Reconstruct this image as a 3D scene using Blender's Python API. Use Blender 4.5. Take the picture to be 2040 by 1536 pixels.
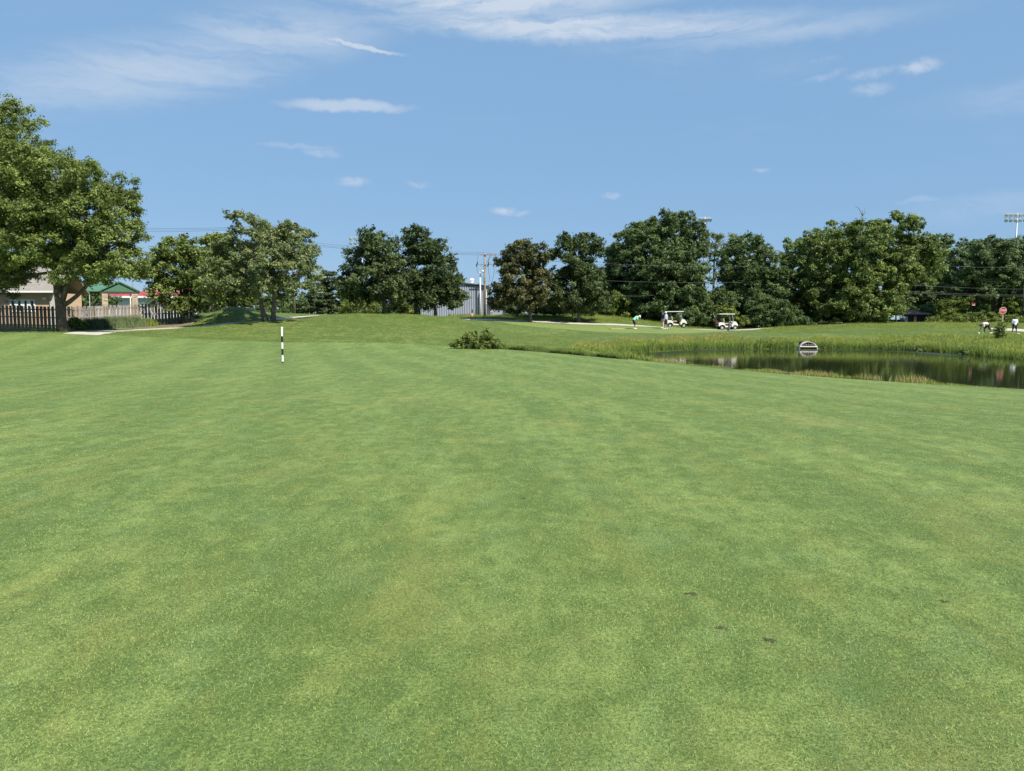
import bpy, bmesh, math, random
import numpy as np
from mathutils import Vector, Matrix

for o in list(bpy.data.objects):
    bpy.data.objects.remove(o)
S = bpy.context.scene
C = S.collection
R = math.radians
rng = np.random.default_rng(7)
random.seed(7)

# ------------------------------------------------------------------ camera
F, CX, CY = 1500.0, 1020.0, 768.0        # focal length and centre in photo pixels (2040 x 1536)
HORIZON = 640.0
PITCH = math.atan((CY - HORIZON) / F)
EYE = Vector((0, 0, 1.65))
cam = bpy.data.cameras.new('camera')
cam.sensor_fit = 'HORIZONTAL'; cam.sensor_width = 36.0; cam.lens = F / 2040 * 36.0
cam.clip_start = 0.05; cam.clip_end = 8000
camo = bpy.data.objects.new('camera', cam); C.objects.link(camo)
camo.location = EYE; camo.rotation_euler = (R(90) - PITCH, 0, 0)
S.camera = camo
S.render.resolution_x, S.render.resolution_y = 1024, 771

# ------------------------------------------------------------------ light
SUN_TO = Vector((0.71, -0.70, 0)).normalized()
SUN_EL = R(48)
SUN_DIR = Vector((SUN_TO.x * math.cos(SUN_EL), SUN_TO.y * math.cos(SUN_EL), math.sin(SUN_EL)))
sl = bpy.data.lights.new('sun', 'SUN'); sl.energy = 5.0; sl.angle = R(0.53); sl.color = (1.0, 0.95, 0.86)
so = bpy.data.objects.new('sun', sl); C.objects.link(so)
so.rotation_euler = SUN_DIR.to_track_quat('Z', 'Y').to_euler()
so.location = (30, -20, 60)
S.view_settings.view_transform = 'Standard'; S.view_settings.look = 'None'
S.view_settings.exposure = 0.58; S.view_settings.gamma = 1.0
S.view_settings.use_curve_mapping = False
SKY_STRENGTH = 0.110

def ray(px, py):
    cp, sp = math.cos(PITCH), math.sin(PITCH)
    u = (px - CX) / F; v = -(py - CY) / F
    return Vector((u, cp + v * sp, -sp + v * cp))
def P(px, py, Y):
    d = ray(px, py); return EYE + d * (Y / d.y)
def xat(px, Y):
    return P(px, 640, Y).x

# ------------------------------------------------------------------ node helpers
def N(nt, kind, **kw):
    n = nt.nodes.new(kind)
    for k, v in kw.items():
        if k.startswith('i_'):
            n.inputs[k[2:].replace('_', ' ')].default_value = v
        else:
            setattr(n, k, v)
    return n
def L(nt, a, b): nt.links.new(a, b)
def math_node(nt, op, a, b=None, clamp=False):
    n = nt.nodes.new('ShaderNodeMath'); n.operation = op; n.use_clamp = clamp
    for i, x in enumerate((a, b)):
        if x is None: continue
        if isinstance(x, (int, float)): n.inputs[i].default_value = x
        else: nt.links.new(x, n.inputs[i])
    return n.outputs[0]
def ramp(nt, fac, stops):
    n = nt.nodes.new('ShaderNodeValToRGB')
    el = n.color_ramp.elements
    while len(el) < len(stops): el.new(0.5)
    for e, (p, c) in zip(el, stops):
        e.position = p; e.color = (*c, 1) if len(c) == 3 else c
    nt.links.new(fac, n.inputs[0]); return n.outputs[0]
def maprange(nt, v, a, b, c=0.0, d=1.0, smooth=True):
    n = nt.nodes.new('ShaderNodeMapRange')
    if smooth: n.interpolation_type = 'SMOOTHSTEP'
    nt.links.new(v, n.inputs[0])
    for i, x in zip((1, 2, 3, 4), (a, b, c, d)): n.inputs[i].default_value = x
    return n.outputs[0]
def mixc(nt, fac, a, b, mode='MIX'):
    n = nt.nodes.new('ShaderNodeMix'); n.data_type = 'RGBA'; n.blend_type = mode; n.clamp_factor = True
    for sock, x in ((n.inputs['Factor'], fac), (n.inputs[6], a), (n.inputs[7], b)):
        if isinstance(x, (int, float)): sock.default_value = x
        elif isinstance(x, tuple): sock.default_value = (*x, 1) if len(x) == 3 else x
        else: nt.links.new(x, sock)
    return n.outputs[2]

# ------------------------------------------------------------------ world: sky with thin cirrus and small cumulus
W = bpy.data.worlds.new('World'); S.world = W; W.use_nodes = True
nt = W.node_tree; nt.nodes.clear()
out = N(nt, 'ShaderNodeOutputWorld'); bg = N(nt, 'ShaderNodeBackground'); bg.inputs[1].default_value = SKY_STRENGTH
sky = N(nt, 'ShaderNodeTexSky'); sky.sky_type = 'NISHITA'; sky.sun_disc = False
sky.sun_elevation = SUN_EL; sky.sun_rotation = math.atan2(SUN_TO.x, SUN_TO.y)
sky.altitude = 200; sky.air_density = 1.0; sky.dust_density = 0.35; sky.ozone_density = 1.6
tc = N(nt, 'ShaderNodeTexCoord'); sep = N(nt, 'ShaderNodeSeparateXYZ'); L(nt, tc.outputs['Generated'], sep.inputs[0])
az = math_node(nt, 'ARCTAN2', sep.outputs[0], sep.outputs[1]); el = math_node(nt, 'ARCSINE', sep.outputs[2])
comb = N(nt, 'ShaderNodeCombineXYZ'); L(nt, az, comb.inputs[0]); L(nt, el, comb.inputs[1])
def noise(nt, vec, scale, detail=4, rough=0.55, dist=0.0):
    n = N(nt, 'ShaderNodeTexNoise'); n.inputs['Scale'].default_value = scale; n.inputs['Detail'].default_value = detail
    n.inputs['Roughness'].default_value = rough; n.inputs['Distortion'].default_value = dist
    if vec is not None: nt.links.new(vec, n.inputs['Vector'])
    return n
def mapping(nt, vec, loc=(0,0,0), rot=(0,0,0), scale=(1,1,1), kind='POINT'):
    m = N(nt, 'ShaderNodeMapping'); m.vector_type = kind
    m.inputs['Location'].default_value = loc; m.inputs['Rotation'].default_value = rot; m.inputs['Scale'].default_value = scale
    nt.links.new(vec, m.inputs['Vector']); return m.outputs[0]
def vadd(nt, a, b, scale):
    s = N(nt, 'ShaderNodeVectorMath', operation='SUBTRACT'); L(nt, b, s.inputs[0]); s.inputs[1].default_value = (.5, .5, .5)
    m = N(nt, 'ShaderNodeVectorMath', operation='SCALE'); L(nt, s.outputs[0], m.inputs[0]); m.inputs['Scale'].default_value = scale
    q = N(nt, 'ShaderNodeVectorMath', operation='ADD'); L(nt, a, q.inputs[0]); L(nt, m.outputs[0], q.inputs[1]); return q.outputs[0]
nz = noise(nt, comb.outputs[0], 38, 6, 0.62)
cdist = vadd(nt, comb.outputs[0], nz.outputs['Color'], 0.016)
streak = noise(nt, mapping(nt, cdist, rot=(0, 0, R(-8)), scale=(7, 46, 1)), 1.0, 7, 0.62, 0.6).outputs[0]
soft = noise(nt, mapping(nt, cdist, scale=(60, 95, 1)), 1.0, 5, 0.55).outputs[0]
# px, py, rx, ry, tilt in degrees, strength, kind
clouds = [(300, 140, 470, 80, 14, .62, 's'), (560, 70, 280, 75, 8, .62, 's'), (1150, 55, 560, 36, -2, 1.25, 's'), (960, 2, 460, 40, 0, 1.3, 's'),
          (1500, 70, 430, 30, 0, .45, 's'), (715, 92, 105, 6, -9, .85, 'p'), (625, 78, 75, 9, -9, .6, 'p'), (690, 211, 155, 15, 1, .66, 'p'), (640, 304, 48, 13, -4, .40, 'c'),
          (590, 291, 90, 6, 0, .22, 'p'), (705, 362, 42, 12, 0, .50, 'c'), (835, 367, 30, 8, 0, .38, 'c'), (1004, 421, 32, 11, -5, .70, 'c'), (1035, 426, 30, 6, 0, .4, 'c'),
          (1217, 391, 26, 9, 0, .60, 'c'), (1832, 131, 45, 19, 0, .72, 'c'), (1735, 145, 55, 12, 6, .45, 'c'), (1737, 177, 44, 17, 0, .48, 'c'),
          (1640, 152, 60, 10, 8, .28, 'c'), (1516, 338, 20, 6, 0, .35, 'c'), (1640, 118, 40, 8, 0, .25, 'c'), (1960, 415, 190, 36, 4, .25, 's'), (1840, 398, 60, 9, 0, .25, 'c'),
          (-420, 160, 420, 60, 10, .5, 's'), (2500, 120, 500, 50, 0, .6, 's'), (2350, 330, 60, 18, 0, .6, 'c'), (-300, 330, 60, 18, 0, .6, 'c')]
acc = None
sfac = maprange(nt, streak, 0.22, 0.68); cfac = maprange(nt, soft, 0.25, 0.62)
for (px, py, rx, ry, tilt, stg, kind) in clouds:
    d = ray(px, py).normalized()
    a0, e0 = math.atan2(d.x, d.y), math.asin(d.z)
    v = mapping(nt, cdist, loc=(a0, e0, 0), rot=(0, 0, R(tilt)), scale=(rx / F, ry / F, 1), kind='TEXTURE')
    ln = N(nt, 'ShaderNodeVectorMath', operation='LENGTH'); L(nt, v, ln.inputs[0])
    m = maprange(nt, ln.outputs['Value'], 1.0, 0.12 if kind != 'p' else 0.35, 0.0, stg)
    if kind == 's': m = math_node(nt, 'MULTIPLY', m, sfac)
    elif kind == 'c': m = math_node(nt, 'MULTIPLY', m, cfac)
    acc = m if acc is None else math_node(nt, 'MAXIMUM', acc, m)
# faint cirrus over the whole dome
hi = noise(nt, mapping(nt, cdist, rot=(0, 0, R(-12)), scale=(3, 11, 1)), 1.0, 6, 0.6, 0.4).outputs[0]
acc = math_node(nt, 'MAXIMUM', acc, maprange(nt, hi, 0.55, 0.9, 0, 0.30))
acc = math_node(nt, 'MINIMUM', acc, 0.92)
hsv = N(nt, 'ShaderNodeHueSaturation'); hsv.inputs['Saturation'].default_value = 1.0; hsv.inputs['Value'].default_value = 1.0
L(nt, sky.outputs[0], hsv.inputs['Color'])
base_sky = mixc(nt, 0.84, hsv.outputs[0], (1.42, 2.58, 4.18))
skyc = mixc(nt, acc, base_sky, (3.7, 4.25, 5.0))
L(nt, skyc, bg.inputs[0]); L(nt, bg.outputs[0], out.inputs[0])

# ------------------------------------------------------------------ terrain height
WATER = -0.73
ctrl = []
def cz(px, py, Y): p = P(px, py, Y); ctrl.append((p.x, p.y, p.z))
def cw(x, y, z): ctrl.append((x, y, z))
for x in (-26, -12, 0, 12):
    for y in (-18, 0, 9): cw(x, y, 0.0)
cw(26, -15, -.1); cw(26, 4, -.25); cw(34, 12, -.6); cw(-60, -15, 0); cw(-60, 20, .3); cw(60, -15, -.2); cw(90, 20, -.2)
cw(-7, 20, -.08); cw(2, 18, -.1); cw(10, 18, -.28); cw(-18, 20, -.05)
for a in [(0,725,33),(280,724,33),(561,725,33),(800,724,33),(1000,726,33),(0,668,47),(300,676,49),(560,682,51),(900,690,54),(1000,697,50),(1200,712,44),(1300,722,40),
          (1400,732,37),(1500,742,34),(1700,757,29),(2040,779,24),
          (0,661,51),(125,660,52),(0,655,60),(170,669,49.5),(300,657,60),(310,645,69),(400,647,67),(385,643,71.5),(480,643,65),(505,640,67.2),(535,639,63),
          (640,632,67),(600,628,77),(700,627,69),(780,626.5,71),(860,629,73),(920,635,76),(640,664,57),(560,668,56),(760,660,59),(860,664,60),(700,644,62.5),(830,651,64),(800,640,67),(880,641,70),
          (450,613,70.8),(425,642,67.8),(490,614,70.8),(530,625,72),(400,628,74),(450,622,80),(380,638,84),(480,630,92),(950,664,64),(1050,661,70),(1000,642,86),(1100,648,80),(1265,659,78),(1326,659,78),(1345,655,88),(1445,657,88),
          (1150,670,66),(1250,673,67),(1400,669,71),(1550,669,73),(1700,656,81),(1640,652,88),(1560,653,92),(1730,647,90),(1850,647,90),(2000,646,92),(1965,665,79),(2022,666,79),(1850,661,79),(1900,669,73),(2040,672,70),
          (1000,629,98),(1150,629,98),(1250,634,98),(1330,646,95),(890,636,91),(1100,641,89),(1200,645.5,87),(1300,650.5,85),(900,630,100),(1400,652,97),(1500,653,97)]:
    cz(*a)
for x, y, z in [(-60,60,1.1),(-80,90,1.6),(-45,80,1.6),(-60,130,1.8),(-20,110,2.2),(0,125,2.2),(20,115,1.7),(45,115,1.4),(70,110,1.5),(90,80,1.0),(85,50,.4),(40,140,1.6),(90,140,1.6),(-90,30,.8),(-45,45,.75),
                (0,150,2.2),(-90,150,1.9),(60,62,.2),(55,75,.5)]: cw(x, y, z)
ctrl = np.array(ctrl)
def _phi(r2): return 0.5 * r2 * np.log(np.maximum(r2, 1e-12))
def _tps(c):
    n = len(c); d = c[:, None, :2] - c[None, :, :2]
    K = _phi((d ** 2).sum(-1)) + np.eye(n) * .5
    Pm = np.c_[np.ones(n), c[:, :2]]
    A = np.block([[K, Pm], [Pm.T, np.zeros((3, 3))]])
    return np.linalg.solve(A, np.r_[c[:, 2], 0, 0, 0])
TW = _tps(ctrl)
POND = np.array([(7.6,53.5),(8.6,47),(11.2,39.5),(13.4,32),(17.6,26.8),(24,21.5),(36,18),(60,15),(66,30),(52,40),(40,42.5),(32.6,44.5),(31.6,48),(32.6,53),(33.3,58),(31.5,62.6),(25.5,65.2),(19,64.6),(14.8,62.4),(10.5,58.5)])
def chaikin(p, k=2):
    for _ in range(k):
        q = np.roll(p, -1, 0); p = np.stack([.75 * p + .25 * q, .25 * p + .75 * q], 1).reshape(-1, 2)
    return p
POND = chaikin(POND)
def sdf(poly, X, Y):
    d = np.full(X.shape, 1e9); ins = np.zeros(X.shape, bool)
    for (ax, ay), (bx, by) in zip(poly, np.roll(poly, -1, 0)):
        ex, ey = bx - ax, by - ay
        t = np.clip(((X - ax) * ex + (Y - ay) * ey) / (ex * ex + ey * ey), 0, 1)
        d = np.minimum(d, (X - ax - t * ex) ** 2 + (Y - ay - t * ey) ** 2)
        c = (ay > Y) != (by > Y)
        ins ^= c & (X < (bx - ax) * (Y - ay) / (by - ay + 1e-12) + ax)
    d = np.sqrt(d); return np.where(ins, -d, d)
def sstep(a, b, t): t = np.clip((t - a) / (b - a), 0, 1); return t * t * (3 - 2 * t)
def Hn(X, Y):
    X = np.asarray(X, float); Y = np.asarray(Y, float)
    x = np.clip(X, -92, 92); y = np.clip(Y, -20, 150)
    sh = x.shape; xf, yf = x.ravel(), y.ravel(); z = np.empty(len(xf))
    for i in range(0, len(xf), 20000):
        s = slice(i, i + 20000)
        r2 = (xf[s, None] - ctrl[None, :, 0]) ** 2 + (yf[s, None] - ctrl[None, :, 1]) ** 2
        z[s] = _phi(r2) @ TW[:-3] + TW[-3] + TW[-2] * xf[s] + TW[-1] * yf[s]
    z = z.reshape(sh)
    z += 0.05 * np.sin(x * .31 + y * .17) * sstep(40, 60, y) + .03 * np.sin(x * .7 - y * .45 + 1) * sstep(45, 60, y)
    d = sdf(POND, x, y)
    far = sstep(36, 46, y - (x - 12) * .25)
    bw = 1.6 + 3.6 * far
    t = sstep(-.3, 1, d / bw)
    z = np.where(d < bw, (WATER - .06) * (1 - t) + np.maximum(z, WATER + .05) * t, z)
    z = np.where(d < 0, WATER - .06 - .5 * sstep(0, 3, -d), z)
    return z
def H(x, y): return float(Hn(np.array([x]), np.array([y]))[0])
def G(px, Y):
    x = xat(px, Y); return Vector((x, Y, H(x, Y)))

# ------------------------------------------------------------------ object helpers
def tag(o, label=None, cat=None, group=None, kind=None):
    if label: o['label'] = label
    if cat: o['category'] = cat
    if group: o['group'] = group
    if kind: o['kind'] = kind
    return o
def thing(name, label, cat, loc=(0,0,0), rz=0.0, group=None):
    o = bpy.data.objects.new(name, None); C.objects.link(o); o.location = loc; o.rotation_euler = (0, 0, rz)
    o.empty_display_size = .2
    return tag(o, label, cat, group)
def link(name, me, parent=None, mat=None):
    o = bpy.data.objects.new(name, me); C.objects.link(o)
    if mat is not None and not me.materials: me.materials.append(mat)
    o.parent = parent
    return o
def arr_mesh(name, V, Fc, tint=None, smooth=False):
    V = np.ascontiguousarray(V, np.float32); Fc = np.ascontiguousarray(Fc, np.int32)
    me = bpy.data.meshes.new(name); k = Fc.shape[1]
    me.vertices.add(len(V)); me.vertices.foreach_set('co', V.ravel())
    me.loops.add(Fc.size); me.loops.foreach_set('vertex_index', Fc.ravel())
    me.polygons.add(len(Fc)); me.polygons.foreach_set('loop_start', np.arange(len(Fc), dtype=np.int32) * k)
    me.polygons.foreach_set('loop_total', np.full(len(Fc), k, np.int32))
    if smooth: me.polygons.foreach_set('use_smooth', np.ones(len(Fc), bool))
    if tint is not None:
        a = me.attributes.new('tint', 'FLOAT', 'POINT'); a.data.foreach_set('value', np.ascontiguousarray(tint, np.float32))
    me.update(calc_edges=True); return me
class MB:
    def __init__(s): s.bm = bmesh.new()
    def box(s, c, size, rot=None, bevel=0.0):
        r = bmesh.ops.create_cube(s.bm, size=1.0)
        M = Matrix.Translation(c) @ (rot.to_4x4() if rot else Matrix()) @ Matrix.Diagonal((*size, 1))
        bmesh.ops.transform(s.bm, matrix=M, verts=r['verts'])
        if bevel:
            es = list({e for v in r['verts'] for e in v.link_edges})
            bmesh.ops.bevel(s.bm, geom=es, offset=bevel, segments=2, affect='EDGES', profile=.6)
        return s
    def tube(s, pts, rads, seg=8, caps=True):
        pts = [Vector(p) for p in pts]
        if isinstance(rads, (int, float)): rads = [rads] * len(pts)
        rings = []; up = None
        for i, p in enumerate(pts):
            t = (pts[min(i + 1, len(pts) - 1)] - pts[max(i - 1, 0)]).normalized()
            if up is None:
                up = Vector((0, 0, 1)) if abs(t.z) < .9 else Vector((1, 0, 0))
            a = t.cross(up).normalized(); b = t.cross(a).normalized(); up = b.cross(t) if False else up
            rings.append([s.bm.verts.new(p + (a * math.cos(q) + b * math.sin(q)) * rads[i]) for q in [2 * math.pi * j / seg for j in range(seg)]])
        for r0, r1 in zip(rings, rings[1:]):
            for j in range(seg): s.bm.faces.new((r0[j], r0[(j + 1) % seg], r1[(j + 1) % seg], r1[j]))
        if caps:
            s.bm.faces.new(rings[0][::-1]); s.bm.faces.new(rings[-1])
        return s
    def lathe(s, prof, c=(0,0,0), seg=16, axis='Z'):
        rings = []
        for r, z in prof:
            ring = []
            for j in range(seg):
                a = 2 * math.pi * j / seg; v = Vector((r * math.cos(a), r * math.sin(a), z))
                if axis == 'Y': v = Vector((v.x, v.z, v.y))
                if axis == 'X': v = Vector((v.z, v.x, v.y))
                ring.append(s.bm.verts.new(v + Vector(c)))
            rings.append(ring)
        for a, b in zip(rings, rings[1:]):
            for j in range(seg): s.bm.faces.new((a[j], a[(j + 1) % seg], b[(j + 1) % seg], b[j]))
        s.bm.faces.new(rings[0][::-1]); s.bm.faces.new(rings[-1]); return s
    def prism(s, poly, y0, y1):           # polygon in x,z extruded along y
        a = [s.bm.verts.new((x, y0, z)) for x, z in poly]; b = [s.bm.verts.new((x, y1, z)) for x, z in poly]
        s.bm.faces.new(a); s.bm.faces.new(b[::-1]); n = len(poly)
        for i in range(n): s.bm.faces.new((a[i], b[i], b[(i + 1) % n], a[(i + 1) % n]))
        return s
    def quad(s, *p): s.bm.faces.new([s.bm.verts.new(q) for q in p]); return s
    def ball(s, c, r, sub=2):
        q = bmesh.ops.create_icosphere(s.bm, subdivisions=sub, radius=1.0)
        r = r if isinstance(r, (tuple, list)) else (r, r, r)
        bmesh.ops.transform(s.bm, matrix=Matrix.Translation(c) @ Matrix.Diagonal((*r, 1)), verts=q['verts']); return s
    def build(s, name, mat, parent=None, smooth=False):
        bmesh.ops.recalc_face_normals(s.bm, faces=s.bm.faces)
        me = bpy.data.meshes.new(name); s.bm.to_mesh(me); s.bm.free()
        if smooth: me.polygons.foreach_set('use_smooth', [True] * len(me.polygons))
        return link(name, me, parent, mat)

# ------------------------------------------------------------------ materials
def mat(name, col, rough=0.7, var=0.15, scale=6.0, metal=0.0, bump=0.0, spec=0.4, objvar=0.0):
    m = bpy.data.materials.new(name); m.use_nodes = True; nt = m.node_tree; b = nt.nodes['Principled BSDF']
    t = N(nt, 'ShaderNodeTexCoord'); nz = noise(nt, t.outputs['Object'], scale, 5, .6)
    lo = tuple(c * (1 - var) for c in col); hi = tuple(min(1, c * (1 + var)) for c in col)
    c = ramp(nt, nz.outputs[0], [(.3, lo), (.7, hi)])
    if objvar:
        oi = N(nt, 'ShaderNodeObjectInfo'); h = N(nt, 'ShaderNodeHueSaturation'); L(nt, c, h.inputs['Color'])
        L(nt, maprange(nt, oi.outputs['Random'], 0, 1, 1 - objvar, 1 + objvar, False), h.inputs['Value']); c = h.outputs[0]
    L(nt, c, b.inputs['Base Color'])
    b.inputs['Roughness'].default_value = rough; b.inputs['Metallic'].default_value = metal; b.inputs['Specular IOR Level'].default_value = spec
    if bump:
        bp = N(nt, 'ShaderNodeBump'); bp.inputs['Strength'].default_value = bump; bp.inputs['Distance'].default_value = .02
        n2 = noise(nt, t.outputs['Object'], scale * 5, 4, .6); L(nt, n2.outputs[0], bp.inputs['Height']); L(nt, bp.outputs[0], b.inputs['Normal'])
    return m
def leaf_mat(name, dark, light, trans=0.28, rough=0.55, upn=False):
    m = bpy.data.materials.new(name); m.use_nodes = True; nt = m.node_tree; b = nt.nodes['Principled BSDF']; o = nt.nodes['Material Output']
    a = N(nt, 'ShaderNodeAttribute'); a.attribute_name = 'tint'
    c = ramp(nt, a.outputs['Fac'], [(0.0, dark), (0.55, tuple(.5 * (x + y) for x, y in zip(dark, light))), (1.0, light)])
    L(nt, c, b.inputs['Base Color']); b.inputs['Roughness'].default_value = rough; b.inputs['Specular IOR Level'].default_value = .3
    if upn:                                   # thin blades: shade with the soft normal of a grass sward
        ge = N(nt, 'ShaderNodeNewGeometry'); va = N(nt, 'ShaderNodeVectorMath', operation='SCALE'); L(nt, ge.outputs['Normal'], va.inputs[0]); va.inputs['Scale'].default_value = .5
        vb = N(nt, 'ShaderNodeVectorMath', operation='ADD'); L(nt, va.outputs[0], vb.inputs[0]); vb.inputs[1].default_value = (0, 0, 1)
        vn = N(nt, 'ShaderNodeVectorMath', operation='NORMALIZE'); L(nt, vb.outputs[0], vn.inputs[0]); L(nt, vn.outputs[0], b.inputs['Normal'])
    tr = N(nt, 'ShaderNodeBsdfTranslucent'); h = N(nt, 'ShaderNodeHueSaturation'); h.inputs['Hue'].default_value = .485; h.inputs['Saturation'].default_value = 1.1; h.inputs['Value'].default_value = 1.3
    L(nt, c, h.inputs['Color']); L(nt, h.outputs[0], tr.inputs['Color'])
    mx = N(nt, 'ShaderNodeMixShader'); mx.inputs[0].default_value = trans
    L(nt, b.outputs[0], mx.inputs[1]); L(nt, tr.outputs[0], mx.inputs[2]); L(nt, mx.outputs[0], o.inputs[0])
    return m
def turf_mat(name, dark, mid, light, dry, cool, warm, fine=1.0, stripe=0.0, dryness=0.25, tuft=0.0):
    m = bpy.data.materials.new(name); m.use_nodes = True; nt = m.node_tree; b = nt.nodes['Principled BSDF']
    t = N(nt, 'ShaderNodeTexCoord'); v = t.outputs['Object']
    big = noise(nt, v, .11, 4, .55, .3).outputs[0]; med = noise(nt, mapping(nt, v, rot=(0, 0, R(-17)), scale=(3.0, .30, 1)) if stripe else mapping(nt, v, rot=(0,0,R(15)), scale=(.6, 1.2, 1)), 1.0, 5, .65, .3).outputs[0]
    sm = noise(nt, v, 5.5, 5, .65).outputs[0]; fi = noise(nt, v, 55 * fine, 4, .7).outputs[0]; fi2 = noise(nt, v, 170 * fine, 3, .7).outputs[0]
    s = math_node(nt, 'ADD', math_node(nt, 'MULTIPLY', big, .13), math_node(nt, 'MULTIPLY', med, .20))
    s = math_node(nt, 'ADD', s, math_node(nt, 'MULTIPLY', sm, .20))
    s = math_node(nt, 'ADD', s, math_node(nt, 'MULTIPLY', fi, .16)); s = math_node(nt, 'ADD', s, math_node(nt, 'MULTIPLY', fi2, .12))
    if stripe:
        wv = N(nt, 'ShaderNodeTexWave'); wv.wave_type = 'BANDS'; wv.bands_direction = 'X'; wv.inputs['Scale'].default_value = .13
        wv.inputs['Distortion'].default_value = 1.2; wv.inputs['Detail'].default_value = 2; wv.inputs['Detail Scale'].default_value = .6
        L(nt, mapping(nt, v, rot=(0, 0, R(-17))), wv.inputs['Vector'])
        s = math_node(nt, 'ADD', s, math_node(nt, 'MULTIPLY', math_node(nt, 'SUBTRACT', wv.outputs['Fac'], .5), stripe))
    mid2 = noise(nt, mapping(nt, v, loc=(9, 3, 0), rot=(0, 0, R(-17 if stripe else -60)), scale=(1.2, .8, 1)), 3.2, 5, .7, .5).outputs[0]
    s = math_node(nt, 'ADD', math_node(nt, 'MULTIPLY', s, .72), math_node(nt, 'MULTIPLY', mid2, .28))
    c = ramp(nt, s, [(.41, dark), (.495, mid), (.58, light)] if stripe else [(.435, dark), (.5, mid), (.565, light)])
    hn = noise(nt, mapping(nt, v, loc=(70, 20, 0), rot=(0, 0, R(-17)), scale=(1.3, .7, 1)), 1.5, 6, .75, .4).outputs[0]
    c = mixc(nt, maprange(nt, hn, .50, .68, 0, .34), c, cool)
    yn = noise(nt, mapping(nt, v, loc=(15, 90, 0), rot=(0, 0, R(-17)), scale=(1.3, .5, 1)), 1.1, 6, .75, .4).outputs[0]
    c = mixc(nt, maprange(nt, yn, .48, .68, 0, .38), c, warm)
    dn = noise(nt, mapping(nt, v, loc=(31, 7, 0)), .33, 6, .7, .5).outputs[0]
    c = mixc(nt, maprange(nt, dn, .54, .76, 0, dryness), c, dry)
    # scattered dark clover / worn flecks
    sp = noise(nt, mapping(nt, v, loc=(3, 57, 0), scale=(1, 1.3, 1)), 2.1, 3, .6).outputs[0]
    c = mixc(nt, maprange(nt, sp, .64, .74, 0, .35), c, dark)
    fg = math_node(nt, 'MULTIPLY', maprange(nt, fi, .32, .68, .68, 1.32, False), maprange(nt, fi2, .32, .68, .60, 1.40, False))
    gv = N(nt, 'ShaderNodeVectorMath', operation='SCALE'); L(nt, c, gv.inputs[0]); L(nt, fg, gv.inputs['Scale']); c = gv.outputs[0]
    L(nt, c, b.inputs['Base Color']); b.inputs['Roughness'].default_value = .8; b.inputs['Specular IOR Level'].default_value = .25
    bp = N(nt, 'ShaderNodeBump'); bp.inputs['Strength'].default_value = .55; bp.inputs['Distance'].default_value = .02
    L(nt, math_node(nt, 'ADD', fi, math_node(nt, 'MULTIPLY', fi2, .6)), bp.inputs['Height'])
    if tuft:
        b2 = N(nt, 'ShaderNodeBump'); b2.inputs['Strength'].default_value = .8; b2.inputs['Distance'].default_value = tuft
        L(nt, noise(nt, v, 7, 5, .7).outputs[0], b2.inputs['Height']); L(nt, b2.outputs[0], bp.inputs['Normal'])
    L(nt, bp.outputs[0], b.inputs['Normal'])
    return m

M = {}
M['rough'] = turf_mat('rough_grass', (0.072, 0.113, 0.020), (0.175, 0.224, 0.054), (0.282, 0.314, 0.099), (0.326, 0.289, 0.129), (0.119, 0.202, 0.068), (0.238, 0.240, 0.061), .5, 0, .45, .10)
M['fairway'] = turf_mat('fairway_turf', (0.092, 0.144, 0.031), (0.178, 0.240, 0.063), (0.260, 0.311, 0.094), (0.306, 0.273, 0.105), (0.133, 0.217, 0.083), (0.248, 0.250, 0.061), 1, .042, .3)
M['green'] = turf_mat('green_turf', (.15, .195, .05), (.185, .225, .065), (.215, .25, .08), (.24, .24, .09), (.15, .21, .07), (.22, .23, .07), 1, 0, .15)
M['blade'] = leaf_mat('turf_blade', (.080, .132, .024), (.42, .485, .160), .2, .6, True)
M['bank'] = leaf_mat('bank_blade', (.088, .160, .014), (.325, .378, .070), .35, .6, True)
M['bankdark'] = leaf_mat('reed_blade', (.055, .110, .012), (.190, .270, .045), .35, .6, True)
M['ditch'] = leaf_mat('ditch_blade', (.060, .120, .016), (.270, .340, .075), .35, .6, True)
M['straw'] = leaf_mat('straw_blade', (.22, .19, .06), (.52, .42, .20), .3, .7)
M['ornament'] = leaf_mat('ornamental_blade', (.085, .140, .055), (.250, .310, .130), .3, .6, True)
M['maple'] = leaf_mat('maple_leaf', (0.048, 0.082, 0.017), (0.294, 0.358, 0.098))
M['oak'] = leaf_mat('oak_leaf', (0.029, 0.054, 0.020), (0.151, 0.198, 0.067))
M['silver'] = leaf_mat('silver_maple_leaf', (0.052, 0.093, 0.020), (0.294, 0.367, 0.105))
M['willow'] = leaf_mat('grey_green_leaf', (0.062, 0.101, 0.039), (0.316, 0.350, 0.141))
M['russet'] = leaf_mat('russet_leaf', (.034, .052, .020), (.215, .205, .080))
M['elm'] = leaf_mat('elm_leaf', (0.034, 0.067, 0.020), (0.196, 0.267, 0.091))
M['locust'] = leaf_mat('locust_leaf', (0.048, 0.084, 0.028), (0.225, 0.298, 0.114))
M['pine'] = leaf_mat('conifer_needle', (0.027, 0.051, 0.021), (0.123, 0.165, 0.069), .12)
M['shrub'] = leaf_mat('shrub_leaf', (0.048, 0.093, 0.015), (0.307, 0.350, 0.083))
M['farwood'] = leaf_mat('far_leaf', (0.053, 0.083, 0.036), (0.173, 0.217, 0.098))
M['bark'] = mat('bark', (.085, .070, .052), .9, .45, 5, 0, .8)
M['barkgrey'] = mat('grey_bark', (.15, .13, .105), .9, .4, 5, 0, .8)
M['path'] = mat('path_gravel', (.46, .42, .345), .95, .14, 1.3, 0, .4)
M['soil'] = mat('dry_soil', (.17, .13, .075), .95, .35, 1.6, 0, .7)
M['thatch'] = mat('dark_thatch', (.085, .080, .028), .95, .5, 60, 0, .8)
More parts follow.
